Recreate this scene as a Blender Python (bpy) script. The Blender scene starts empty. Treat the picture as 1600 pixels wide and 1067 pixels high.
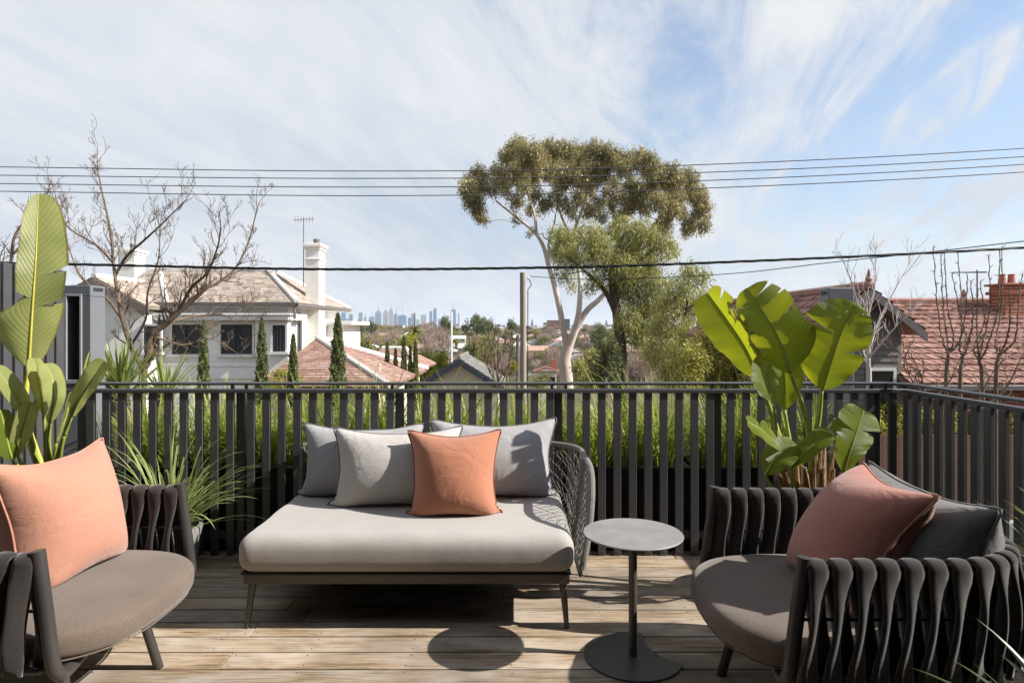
import bpy, math, random
import numpy as np
from mathutils import Vector, Matrix, Quaternion
R = math.radians
PI = math.pi
scene = bpy.context.scene
COL = scene.collection
EYE = 1.45
# ------------------------------------------------------------------ camera
cam_d = bpy.data.cameras.new('camera')
cam = bpy.data.objects.new('camera', cam_d)
COL.objects.link(cam)
cam.location = (0, 0, EYE)
cam.rotation_euler = (R(90), 0, 0)
cam_d.sensor_width = 36
cam_d.lens = 22.5
cam_d.shift_y = -21.5 / 1600
cam_d.clip_start = 0.05
cam_d.clip_end = 40000
scene.camera = cam
# ------------------------------------------------------------------ sun, sky
SUN = Vector((0.70, -0.095, 0.545)).normalized()
sun_d = bpy.data.lights.new('sun', 'SUN')
sun_d.energy = 5.0
sun_d.angle = R(0.53)
sun_d.color = (1.0, 0.95, 0.87)
sun = bpy.data.objects.new('sun', sun_d)
COL.objects.link(sun)
sun.location = (30, -3, 25)
sun.rotation_euler = SUN.to_track_quat('Z', 'Y').to_euler()
scene.view_settings.view_transform = 'Standard'
scene.view_settings.look = 'None'
scene.view_settings.gamma = 1
scene.view_settings.exposure = 0.84
scene.view_settings.use_curve_mapping = False
world = bpy.data.worlds.new('World')
scene.world = world
world.use_nodes = True
def build_world():
    nt = world.node_tree
    nt.nodes.clear()
    N = nt.nodes.new
    L = nt.links.new
    out = N('ShaderNodeOutputWorld'); bg = N('ShaderNodeBackground')
    L(bg.outputs[0], out.inputs[0])
    sky = N('ShaderNodeTexSky'); sky.sky_type = 'NISHITA'; sky.sun_disc = False
    sky.sun_elevation = math.asin(SUN.z)
    sky.sun_rotation = math.atan2(SUN.x, SUN.y)
    sky.altitude = 60; sky.air_density = 1.0; sky.dust_density = 0.6; sky.ozone_density = 1.2
    sc = N('ShaderNodeVectorMath'); sc.operation = 'SCALE'; sc.inputs[3].default_value = SKY_STRENGTH
    L(sky.outputs[0], sc.inputs[0])
    tc = N('ShaderNodeTexCoord')
    sep = N('ShaderNodeSeparateXYZ'); L(tc.outputs['Generated'], sep.inputs[0])
    def M(op, a, b=None, c=None, clamp=False):
        n = N('ShaderNodeMath'); n.operation = op; n.use_clamp = clamp
        for i, v in enumerate((a, b, c)):
            if v is None: continue
            if isinstance(v, (int, float)): n.inputs[i].default_value = v
            else: L(v, n.inputs[i])
        return n.outputs[0]
    z = M('MAXIMUM', sep.outputs[2], 0.0)
    zz = M('ADD', z, 0.22)
    u = M('DIVIDE', sep.outputs[0], zz); v = M('DIVIDE', sep.outputs[1], zz)
    # clouds lie on a high sheet: rotate and stretch the sheet's noise along the wind
    cmb = N('ShaderNodeCombineXYZ'); L(u, cmb.inputs[0]); L(v, cmb.inputs[1])
    def nz(scale, detail, rough, dist, stretch, rot, off):
        mp = N('ShaderNodeMapping'); mp.vector_type = 'TEXTURE'
        mp.inputs['Location'].default_value = off
        mp.inputs['Rotation'].default_value = (0, 0, R(rot)); mp.inputs['Scale'].default_value = (*stretch, 1)
        L(cmb.outputs[0], mp.inputs[0])
        n = N('ShaderNodeTexNoise'); n.inputs['Scale'].default_value = scale; n.inputs['Detail'].default_value = detail
        n.inputs['Roughness'].default_value = rough; n.inputs['Distortion'].default_value = dist
        L(mp.outputs[0], n.inputs['Vector']); return n.outputs[0]
    n1 = nz(1.5, 10, .60, .5, (1.9, .9), CLOUD_ROT, CLOUD_OFF)         # torn veil
    n2 = nz(.62, 3, .5, 0, (1, 1), 0, (1.7, .4, 0))                     # broad thick and thin
    n3 = nz(3.0, 9, .66, 1.3, (2.4, .75), CLOUD_ROT-8, (4.1, 2.2, 0))    # wisps
    # one broad bank of thin cloud to the left, thinning towards the sun's side
    bank = M('MULTIPLY', M('SUBTRACT', BANK_U, u), BANK_K)
    bank = M('MINIMUM', M('MAXIMUM', bank, -.42), .42)
    a = M('ADD', M('MULTIPLY', n1, .85), M('MULTIPLY', n2, .45))
    a = M('ADD', M('ADD', a, M('MULTIPLY', n3, .62)), bank)
    mr = N('ShaderNodeMapRange'); mr.interpolation_type = 'SMOOTHSTEP'
    mr.inputs[1].default_value = CLOUD_LO; mr.inputs[2].default_value = CLOUD_HI
    L(a, mr.inputs[0])
    wm = N('ShaderNodeMapRange'); wm.interpolation_type = 'SMOOTHSTEP'
    wm.inputs[1].default_value = .46; wm.inputs[2].default_value = .66
    L(M('ADD', M('MULTIPLY', n3, .8), M('MULTIPLY', n1, .2)), wm.inputs[0])
    veil = M('MAXIMUM', M('MULTIPLY', mr.outputs[0], .92), M('MULTIPLY', wm.outputs[0], .80))
    # near the horizon the sheet is seen edge-on and closes up
    hz = M('POWER', M('SUBTRACT', 1.0, M('MINIMUM', M('MULTIPLY', z, 1.7), 1.0)), 1.9)
    mask = M('ADD', veil, M('MULTIPLY', hz, 0.92), clamp=True)
    # cloud shade: thicker parts a little greyer
    cr = N('ShaderNodeValToRGB')
    cr.color_ramp.elements[0].position = 0.40; cr.color_ramp.elements[0].color = (0.54, 0.62, 0.735, 1)
    cr.color_ramp.elements[1].position = 0.62; cr.color_ramp.elements[1].color = (0.85, 0.86, 0.885, 1)
    L(M('ADD', M('ADD', M('MULTIPLY', n2, 0.4), M('MULTIPLY', n1, 0.35)), M('MULTIPLY', n3, .25)), cr.inputs[0])
    cs = N('ShaderNodeVectorMath'); cs.operation = 'SCALE'; cs.inputs[3].default_value = CLOUD_STRENGTH
    L(cr.outputs[0], cs.inputs[0])
    mix = N('ShaderNodeMix'); mix.data_type = 'RGBA'
    L(mask, mix.inputs[0]); L(sc.outputs[0], mix.inputs[6]); L(cs.outputs[0], mix.inputs[7])
    L(mix.outputs[2], bg.inputs[0])
    bg.inputs[1].default_value = 1.0
SKY_STRENGTH = 0.105
BANK_U, BANK_K = .80, .24
CLOUD_STRENGTH = 0.58
CLOUD_OFF = (0.3, 0.9, 0)
CLOUD_ROT = 80
CLOUD_LO, CLOUD_HI = 0.84, 1.20
build_world()
scene.cycles.max_bounces = 8
scene.cycles.transparent_max_bounces = 8
scene.cycles.diffuse_bounces = 4
scene.cycles.volume_bounces = 0
scene.cycles.caustics_reflective = False
scene.cycles.caustics_refractive = False

# ------------------------------------------------------------------ helpers
def P(px, py, d):
    """A point at distance d in front of the deck's viewpoint, from its bearing in the photograph."""
    return Vector(((px - 800) / 1000 * d, d, EYE - (py - 512) / 1000 * d))
class MB:
    """Collects geometry for ONE mesh object."""
    def __init__(s):
        s.v = []; s.f = []; s.m = []; s.n = 0; s.mi = 0
    def add(s, verts, faces):
        b = s.n
        s.v.extend([tuple(p) for p in verts]); s.n += len(verts)
        for f in faces:
            s.f.append(tuple(i + b for i in f)); s.m.append(s.mi)
        return s
    def box(s, x0, x1, y0, y1, z0, z1):
        return s.add([(x0,y0,z0),(x1,y0,z0),(x1,y1,z0),(x0,y1,z0),(x0,y0,z1),(x1,y0,z1),(x1,y1,z1),(x0,y1,z1)],
                     [(0,3,2,1),(4,5,6,7),(0,1,5,4),(1,2,6,5),(2,3,7,6),(3,0,4,7)])
    def cbox(s, x0, x1, y0, y1, z0, z1, c):
        """box with every edge chamfered by c"""
        pts = []; idx = {}
        X=(x0,x1); Y=(y0,y1); Z=(z0,z1); S=(1,-1)
        for i in (0,1):
            for j in (0,1):
                for k in (0,1):
                    for ax in (0,1,2):
                        p=[X[i]+S[i]*c, Y[j]+S[j]*c, Z[k]+S[k]*c]
                        p[ax]=(X[i],Y[j],Z[k])[ax]
                        idx[(i,j,k,ax)]=len(pts); pts.append(p)
        F=[]
        for i in (0,1):
            q=[idx[(i,0,0,0)],idx[(i,1,0,0)],idx[(i,1,1,0)],idx[(i,0,1,0)]]; F.append(q if i else q[::-1])
            q=[idx[(0,i,0,1)],idx[(0,i,1,1)],idx[(1,i,1,1)],idx[(1,i,0,1)]]; F.append(q if i else q[::-1])
            q=[idx[(0,0,i,2)],idx[(1,0,i,2)],idx[(1,1,i,2)],idx[(0,1,i,2)]]; F.append(q if i else q[::-1])
        for a in (0,1):
            for b in (0,1):
                F.append([idx[(0,a,b,1)],idx[(1,a,b,1)],idx[(1,a,b,2)],idx[(0,a,b,2)]])
                F.append([idx[(a,0,b,0)],idx[(a,1,b,0)],idx[(a,1,b,2)],idx[(a,0,b,2)]])
                F.append([idx[(a,b,0,0)],idx[(a,b,1,0)],idx[(a,b,1,1)],idx[(a,b,0,1)]])
        for i in (0,1):
            for j in (0,1):
                for k in (0,1): F.append([idx[(i,j,k,0)],idx[(i,j,k,1)],idx[(i,j,k,2)]])
        return s.add(pts, F)
    def tube(s, path, rad, n=8, cap=True, ell=None, up=None):
        """swept tube; rad a number or list; ell=(a,b) squash of the section"""
        P_ = [Vector(p) for p in path]; k = len(P_)
        if not hasattr(rad, '__len__'): rad = [rad]*k
        T = []
        for i in range(k):
            t = P_[min(i+1,k-1)] - P_[max(i-1,0)]
            T.append(t.normalized() if t.length > 1e-9 else Vector((0,0,1)))
        ref = Vector(up) if up is not None else (Vector((0,0,1)) if abs(T[0].z) < .9 else Vector((1,0,0)))
        u = (ref - T[0]*ref.dot(T[0])).normalized()
        vs = []; a, b = ell or (1,1)
        for i in range(k):
            u = (u - T[i]*u.dot(T[i]))
            u = u.normalized() if u.length > 1e-6 else T[i].orthogonal().normalized()
            w = T[i].cross(u)
            for j in range(n):
                th = 2*PI*j/n
                vs.append(P_[i] + (u*(math.cos(th)*a) + w*(math.sin(th)*b))*rad[i])
        fs = []
        for i in range(k-1):
            for j in range(n):
                j2 = (j+1) % n
                fs.append((i*n+j, i*n+j2, (i+1)*n+j2, (i+1)*n+j))
        if cap:
            fs.append(tuple(range(n-1,-1,-1))); fs.append(tuple((k-1)*n+j for j in range(n)))
        return s.add(vs, fs)
    def lathe(s, prof, n=24, c=(0,0,0), cap=True):
        vs = []; k = len(prof)
        for r, z in prof:
            for j in range(n):
                th = 2*PI*j/n
                vs.append((c[0]+r*math.cos(th), c[1]+r*math.sin(th), c[2]+z))
        fs = [(i*n+j, i*n+(j+1)%n, (i+1)*n+(j+1)%n, (i+1)*n+j) for i in range(k-1) for j in range(n)]
        if cap:
            fs.append(tuple(range(n-1,-1,-1))); fs.append(tuple((k-1)*n+j for j in range(n)))
        return s.add(vs, fs)
    def prism(s, poly, z0, z1):
        n = len(poly)
        return s.add([(x,y,z0) for x,y in poly]+[(x,y,z1) for x,y in poly],
                     [tuple(range(n-1,-1,-1)), tuple(range(n,2*n))]+[(i,(i+1)%n,n+(i+1)%n,n+i) for i in range(n)])
    def slab(s, quad, t):
        """thick sheet from a planar polygon: t along its normal (downwards when t<0)"""
        q=[Vector(p) for p in quad]; nrm=(q[1]-q[0]).cross(q[2]-q[0]).normalized()*t; n=len(q)
        return s.add(q+[p+nrm for p in q],[tuple(range(n)) if t<0 else tuple(range(n-1,-1,-1)), tuple(range(2*n-1,n-1,-1)) if t<0 else tuple(range(n,2*n))]
                     +[((i+1)%n,i,n+i,n+(i+1)%n) if t<0 else (i,(i+1)%n,n+(i+1)%n,n+i) for i in range(n)])
    def build(s, name, mat, parent=None, smooth=False, loc=None, sharp=None):
        me = bpy.data.meshes.new(name)
        me.from_pydata(s.v, [], s.f)
        return finish(me, name, mat, parent, smooth, loc, s.m if s.mi else None, sharp)
def finish(me, name, mat, parent=None, smooth=False, loc=None, mids=None, sharp=None):
    for m in (mat if isinstance(mat, (list, tuple)) else [mat]): me.materials.append(m)
    if mids is not None: me.polygons.foreach_set('material_index', mids)
    if smooth:
        me.polygons.foreach_set('use_smooth', [True]*len(me.polygons))
        if sharp: me.set_sharp_from_angle(angle=R(sharp))
    me.update()
    o = bpy.data.objects.new(name, me); COL.objects.link(o)
    if parent is not None: o.parent = parent
    if loc is not None: o.location = loc
    return o
def npmesh(name, V, F, mat, parent=None, smooth=False):
    """fast mesh from numpy arrays; F an (n,3) or (n,4) array"""
    V = np.asarray(V, dtype=np.float32); F = np.asarray(F, dtype=np.int32)
    me = bpy.data.meshes.new(name); k = F.shape[1]
    me.vertices.add(len(V)); me.vertices.foreach_set('co', V.ravel())
    me.loops.add(F.size); me.loops.foreach_set('vertex_index', F.ravel())
    me.polygons.add(len(F)); me.polygons.foreach_set('loop_start', np.arange(0, F.size, k, dtype=np.int32))
    me.update(calc_edges=True); me.validate()
    return finish(me, name, mat, parent, smooth)
def thing(name, label, cat, loc=(0,0,0), rz=0, group=None):
    o = bpy.data.objects.new(name, None); COL.objects.link(o)
    o.empty_display_size = 0.1; o.location = loc; o.rotation_euler = (0,0,rz)
    return tag(o, label, cat, group)
def tag(o, label=None, cat=None, group=None, kind=None):
    if label: o['label'] = label
    if cat: o['category'] = cat
    if group: o['group'] = group
    if kind: o['kind'] = kind
    return o
def copy_tree(o, parent=None):
    c = o.copy(); COL.objects.link(c); c.parent = parent
    for ch in [x for x in o.children]: copy_tree(ch, c)
    return c
def catmull(pts, n=8):
    pts = [Vector(p) for p in pts]
    if len(pts) < 3: return [pts[0].lerp(pts[-1], i/n) for i in range(n+1)]
    q = [pts[0]*2-pts[1]] + pts + [pts[-1]*2-pts[-2]]; out = []
    for i in range(1, len(q)-2):
        a,b,c,d = q[i-1],q[i],q[i+1],q[i+2]
        for j in range(n):
            t=j/n
            out.append(.5*((2*b)+(c-a)*t+(2*a-5*b+4*c-d)*t*t+(3*b-a-3*c+d)*t**3))
    out.append(pts[-1]); return out
def vnoise(x, y, z=0.0, seed=0):
    """smooth cheap noise, -1..1 (sum of turned sines)"""
    s = seed*1.37
    return (np.sin(x*1.0+y*1.7+z*.6+s)+np.sin(x*-1.9+y*.8+z*1.3+s*2.1)+np.sin(x*.7-y*2.3+z*2.0+s*.7)+np.sin(x*2.7+y*2.1-z*1.1+s*3.3))/4

# ------------------------------------------------------------------ materials
MATS = {}
class NT:
    def __init__(s, name):
        s.mat = bpy.data.materials.new(name); s.mat.use_nodes = True
        s.nt = s.mat.node_tree; s.nt.nodes.clear()
        s.out = s.N('ShaderNodeOutputMaterial')
        s.b = s.N('ShaderNodeBsdfPrincipled'); s.L(s.b.outputs[0], s.out.inputs[0])
        MATS[name] = s.mat
    def N(s, t, **kw):
        n = s.nt.nodes.new(t)
        for k, v in kw.items(): setattr(n, k, v)
        return n
    def L(s, a, b): s.nt.links.new(a, b)
    def set(s, node, **kw):
        for k, v in kw.items():
            k = k.replace('_', ' ')
            if hasattr(v, 'is_output'): s.L(v, node.inputs[k])
            else: node.inputs[k].default_value = v
        return node
    def noise(s, vec, scale, detail=4, rough=.55, dist=0):
        n = s.N('ShaderNodeTexNoise'); s.set(n, Scale=scale, Detail=detail, Roughness=rough, Distortion=dist)
        if vec is not None: s.L(vec, n.inputs['Vector'])
        return n.outputs[0]
    def coord(s, which='Object'):
        return s.N('ShaderNodeTexCoord').outputs[which]
    def pos(s): return s.N('ShaderNodeNewGeometry').outputs['Position']
    def map(s, vec, scale=(1,1,1), loc=(0,0,0), rot=(0,0,0)):
        m = s.N('ShaderNodeMapping'); m.inputs['Scale'].default_value = scale
        m.inputs['Location'].default_value = loc; m.inputs['Rotation'].default_value = rot
        s.L(vec, m.inputs[0]); return m.outputs[0]
    def ramp(s, fac, *stops):
        r = s.N('ShaderNodeValToRGB'); e = r.color_ramp.elements
        while len(e) < len(stops): e.new(.5)
        for el, (p, c) in zip(e, stops):
            el.position = p; el.color = (c, c, c, 1) if isinstance(c, (int, float)) else (*c, 1)
        s.L(fac, r.inputs[0]); return r.outputs[0]
    def mix(s, fac, a, b, mode='MIX'):
        m = s.N('ShaderNodeMix', data_type='RGBA', blend_type=mode)
        for i, v in ((0, fac), (6, a), (7, b)):
            if hasattr(v, 'is_output'): s.L(v, m.inputs[i])
            elif i == 0: m.inputs[0].default_value = v
            else: m.inputs[i].default_value = (*v, 1)
        return m.outputs[2]
    def math(s, op, a, b=0.0, clamp=False):
        m = s.N('ShaderNodeMath', operation=op, use_clamp=clamp)
        for i, v in enumerate((a, b)):
            if hasattr(v, 'is_output'): s.L(v, m.inputs[i])
            else: m.inputs[i].default_value = v
        return m.outputs[0]
    def bump(s, h, strength=.3, dist=.01):
        b = s.N('ShaderNodeBump'); b.inputs['Strength'].default_value = strength; b.inputs['Distance'].default_value = dist
        s.L(h, b.inputs['Height']); s.L(b.outputs[0], s.b.inputs['Normal']); return b
    def col(s, c):
        if hasattr(c, 'is_output'): s.L(c, s.b.inputs['Base Color'])
        else: s.b.inputs['Base Color'].default_value = (*c, 1)
        return s
    def pr(s, rough=.6, metal=0, spec=.5):
        for k, v in (('Roughness', rough), ('Metallic', metal), ('Specular IOR Level', spec)):
            if hasattr(v, 'is_output'): s.L(v, s.b.inputs[k])
            else: s.b.inputs[k].default_value = v
        return s
def m_paint(name, c, rough=.5, var=.12, scale=3, bump=.08, bscale=60, spec=.4, metal=0):
    t = NT(name); co = t.coord()
    n = t.noise(co, scale, 5); n2 = t.noise(co, scale*14, 3)
    f = t.math('ADD', t.math('MULTIPLY', n, .7), t.math('MULTIPLY', n2, .3))
    lo = tuple(x*(1-var) for x in c); hi = tuple(min(1, x*(1+var)) for x in c)
    t.col(t.ramp(f, (.3, lo), (.7, hi))).pr(t.ramp(n, (.3, rough*.85), (.7, min(1, rough*1.15))), metal, spec)
    if bump: t.bump(t.noise(co, bscale, 3), bump, .004)
    return t.mat
def m_fabric(name, c, var=.16, weave=420, sheen=.25, rough=.95, wrinkle=6.0):
    t = NT(name); co = t.coord()
    n = t.noise(co, 3.2, 4); h = t.noise(co, 260, 2, .7)
    base = t.ramp(t.math('ADD', t.math('MULTIPLY', n, .35), t.math('MULTIPLY', h, .65)), (.34, tuple(x*(1-var) for x in c)), (.66, tuple(x*(1+var) for x in c)))
    t.col(base).pr(rough, 0, .15)
    t.b.inputs['Sheen Weight'].default_value = sheen; t.b.inputs['Sheen Roughness'].default_value = .5
    hh = t.math('ADD', t.math('MULTIPLY', h, .55), t.math('MULTIPLY', t.noise(co, 75, 2), .2))
    hh = t.math('ADD', hh, t.math('MULTIPLY', t.noise(co, 5.5, 3, .5, 1.8), wrinkle))
    t.bump(hh, .6, .0028)
    return t.mat
def m_leaf(name, lo, hi, trans=.35, rough=.5, spec=.35, tcol=None, clump=.6, dead=None, cw=.4):
    """leaf: colour differs leaf by leaf and sprig by sprig; light passes through"""
    t = NT(name)
    g = t.N('ShaderNodeNewGeometry'); n = t.noise(g.outputs['Position'], clump, 3)
    f = t.math('ADD', t.math('MULTIPLY', g.outputs['Random Per Island'], 1-cw), t.math('MULTIPLY', n, cw))
    c = t.ramp(f, (.2, lo), (.75, hi))
    if dead: c = t.mix(t.ramp(g.outputs['Random Per Island'], (.90, 0.0), (.93, .9)), c, dead)
    t.col(c).pr(rough, 0, spec)
    tr = t.N('ShaderNodeBsdfTranslucent')
    t.L(t.mix(.55, c, tcol or tuple(min(1, x*1.5) for x in hi)), tr.inputs[0])
    mx = t.N('ShaderNodeMixShader'); mx.inputs[0].default_value = trans
    t.L(t.b.outputs[0], mx.inputs[1]); t.L(tr.outputs[0], mx.inputs[2]); t.L(mx.outputs[0], t.out.inputs[0])
    return t.mat
def m_bark(name, lo, hi, scale=6, zs=.35, bump=.5):
    t = NT(name); co = t.map(t.coord(), (1,1,zs))
    n = t.noise(co, scale, 6, .6, .6); n2 = t.noise(co, scale*7, 4)
    f = t.math('ADD', t.math('MULTIPLY', n, .65), t.math('MULTIPLY', n2, .35))
    t.col(t.ramp(f, (.32, lo), (.68, hi))).pr(.9, 0, .2); t.bump(f, bump, .03)
    return t.mat
# ------------------------------------------------------------------ deck
def m_deck():
    t = NT('weathered_timber'); oi = t.N('ShaderNodeObjectInfo')
    co = t.coord()
    off = t.N('ShaderNodeVectorMath', operation='SCALE'); t.L(oi.outputs['Location'], off.inputs[0]); off.inputs[3].default_value = 3.7
    add = t.N('ShaderNodeVectorMath', operation='ADD'); t.L(co, add.inputs[0]); t.L(off.outputs[0], add.inputs[1])
    v = add.outputs[0]
    grain = t.noise(t.map(v, (3.2, 85, 30)), 1.0, 8, .74, .5)
    fine = t.noise(t.map(v, (6, 420, 90)), 1.0, 3, .65)
    blotch = t.noise(t.map(v, (1.5, 4, 4)), 1.6, 5, .6, .3)
    world_ = t.noise(t.pos(), 1.1, 4, .6)
    gr = t.math('ADD', t.math('MULTIPLY', grain, .72), t.math('MULTIPLY', fine, .28))
    c1 = t.ramp(gr, (.38, (.060, .041, .026)), (.45, (.22, .155, .098)), (.54, (.37, .28, .19)), (.66, (.47, .385, .285)))
    c2 = t.mix(t.ramp(blotch, (.40, 0.0), (.66, .8)), c1, (.50, .45, .385))         # silvered patches
    c3 = t.mix(t.ramp(blotch, (.26, .75), (.40, 0.0)), c2, (.155, .115, .08))         # tannin stains
    tint = t.ramp(oi.outputs['Random'], (0, (.66, .66, .67)), (.5, (1, .98, .96)), (1, (.95, .88, .80)))
    c4 = t.mix(1.0, c3, tint, 'MULTIPLY')
    c5 = t.mix(t.ramp(world_, (.36, .6), (.52, 0.0)), c4, (.11, .08, .056))
    crack = t.ramp(t.noise(t.map(v, (2.2, 90, 30)), 1.0, 2, .5, .2), (.30, 1.0), (.345, 0.0))
    c6 = t.mix(t.math('MULTIPLY', crack, .7), c5, (.05, .035, .025))
    kn = t.N('ShaderNodeTexVoronoi'); t.set(kn, Scale=1.0); t.L(t.map(v, (1.3, 7, 1)), kn.inputs['Vector'])
    c7 = t.mix(t.ramp(kn.outputs['Distance'], (.03, .85), (.075, 0.0)), c6, (.10, .06, .035))
    t.col(c7).pr(t.ramp(grain, (.3, .62), (.7, .82)), 0, .3)
    h = t.math('SUBTRACT', t.math('ADD', t.math('MULTIPLY', grain, .8), t.math('MULTIPLY', fine, .35)), t.math('MULTIPLY', crack, .6))
    t.bump(h, .55, .004)
    return t.mat
M_DECK = m_deck()
M_DARK = m_paint('dark_frame', (.012, .011, .010), .9, .3)
M_STEEL = m_paint('screw_steel', (.10, .09, .08), .5, .2, metal=.6)
RW = MB().box(-2.95, 2.62, -1.15, 4.13, -.34, -.09).build('deck', M_DARK)
tag(RW, 'weathered timber boards of the balcony deck', kind='structure')
rng = random.Random(4)
PITCH = .1445
screws = MB()
row = 0
for k in range(-27, 10):
    y0 = 2.72 + k*PITCH + .0048; y1 = y0 + PITCH - .0096
    if y0 < -1.14: continue
    joints = [-2.93]
    x = -2.93 + rng.uniform(.7, 3.0)
    while x < 2.0:
        joints.append(x); x += rng.uniform(1.7, 3.6)
    joints.append(2.60)
    for a, b in zip(joints[:-1], joints[1:]):
        cx, cy, L2, W2 = (a+b)/2, (y0+y1)/2, (b-a)/2-.0018, (y1-y0)/2
        z = rng.uniform(-.0018, .0012)
        o = MB().cbox(-L2, L2, -W2, W2, -.024, 0, .0022).build('plank', M_DECK, RW, loc=(cx, cy, z))
        o.rotation_euler = (rng.uniform(-.006, .006), 0, 0)
        xs = [a+.03, b-.03] + [j*.45-2.7 for j in range(12) if a+.1 < j*.45-2.7 < b-.1]
        for sx in xs:
            for sy in (-.042, .042):
                jx, jy = sx+rng.uniform(-.006,.006), cy+sy+rng.uniform(-.004,.004)
                screws.lathe([(.0034, 0), (.0032, .001)], 8, (jx, jy, z+.0004))
o = screws.build('deck_screws', M_STEEL, RW); tag(o, kind='stuff')

# ------------------------------------------------------------------ railing
M_RAIL = m_paint('charcoal_powdercoat', (.062, .062, .066), .42, .18, 2.5, .10, 130, .5)
RY = 4.07
rail = thing('balcony_railing', 'charcoal metal balustrade of upright slats running round the deck', 'railing', (0, RY, 0))
def child(mb, name, mat, par, smooth=False):
    """build a part given in world coordinates under a thing that stands at its own place"""
    loc = par.location
    mb.v = [(x-loc[0], y-loc[1], z-loc[2]) for x, y, z in mb.v]
    return mb.build(name, mat, par, smooth, sharp=35 if smooth else None)
RX = 2.50
# handrail: flat bar, bent round the corner
hp = [Vector((-2.84, RY+.016, 1.094)), Vector((RX-.16, RY+.016, 1.094))]
for i in range(1, 8):
    a = i/8*PI/2
    hp.append(Vector((RX-.16+.16*math.sin(a), RY+.016-.16+.16*math.cos(a), 1.094)))
hp += [Vector((RX, RY-.144, 1.094)), Vector((RX, -1.1, 1.094))]
child(MB().tube(hp, .022, 10, ell=(.5, 1.0), up=(0,0,1)), 'handrail', M_RAIL, rail, True)
child(MB().cbox(-2.84, RX+.026, RY-.008, RY+.046, 1.034, 1.060, .004), 'top_rail', M_RAIL, rail)
child(MB().cbox(RX-.024, RX+.024, -1.1, RY-.012, 1.034, 1.060, .004), 'top_rail', M_RAIL, rail)
child(MB().cbox(-2.84, RX+.026, RY+.028, RY+.040, .10, .15, .002), 'bottom_rail', M_RAIL, rail)
child(MB().cbox(RX+.002, RX+.016, -1.1, RY-.012, .10, .15, .002), 'bottom_rail', M_RAIL, rail)
slat_me = MB().cbox(-.0245, .0245, -.0, .024, 0, 1.033, .0025).build('slat', M_RAIL, rail)
slat_me.location = (-2.757, 0, .003)
first = [True]
def slat(x, y, rz):
    if first[0]: o = slat_me; first[0] = False
    else:
        o = slat_me.copy(); COL.objects.link(o); o.parent = rail
    o.location = (x, y-RY, .003); o.rotation_euler = (0, 0, rz)
post_src = MB().cbox(-.026, .026, -.0, .05, -.3, 1.032, .004).build('post', M_RAIL, rail)
stub_src = MB().cbox(-.008, .008, -.012, .012, 1.060, 1.086, .002).build('stub', M_RAIL, rail)
bolt_src = MB().lathe([(.005,0),(.005,.003),(.003,.005)], 8).build('bolt', M_STEEL, rail)
def rep(src, loc, rot=(0,0,0), state={}):
    if src.name not in state: state[src.name] = 1; o = src
    else:
        o = src.copy(); COL.objects.link(o); o.parent = src.parent
    o.location = loc; o.rotation_euler = rot
    return o
J = [-2.757 + 1.0192*i for i in range(6)]
for i in range(5):
    for k in range(10):
        x = J[i] + .074 + k*.0985
        slat(x, RY, 0)
        for zz in (.028,):
            rep(bolt_src, (x, -.0004, zz), (R(90), 0, 0))
for i, x in enumerate(J):
    rep(post_src, (x-.004, .030, 0))
    for dx in (-.046, .042):
        if -2.8 < x+dx < RX: rep(stub_src, (x+dx, .016, 0))
slat(RX-.075, RY, 0)
y = RY-.06; k = 0
while y > -1.0:
    slat(RX, y, R(-90)) if False else slat(RX-.012, y, R(90))
    y -= .0985; k += 1
for yy in (RY-.02, RY-1.04, RY-2.06, RY-3.08, RY-4.1):
    rep(post_src, (RX+.012, yy-RY, 0), (0, 0, R(-90)))
    for dy in (-.046, .046):
        if yy+dy < RY-.16: rep(stub_src, (RX, yy+dy-RY, 0), (0, 0, R(90)))
# ------------------------------------------------------------------ left privacy screen
scr = thing('privacy_screen', 'tall charcoal slatted privacy screen along the left side of the deck', 'screen', (-2.86, 1.5, 0))
ss = MB().cbox(-.016, .016, -.031, .031, -.25, 1.815, .003).build('slat', M_RAIL, scr)
n = 0
y = 4.03
while y > -1.1:
    o = ss if n == 0 else ss.copy()
    if n: COL.objects.link(o); o.parent = scr
    o.location = (0, y-1.5, 0); y -= .0835; n += 1
for z in (.22, .95, 1.62):
    child(MB().cbox(-2.90, -2.877, -1.1, 4.06, z, z+.05, .003), 'cross_rail', M_RAIL, scr)
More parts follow.
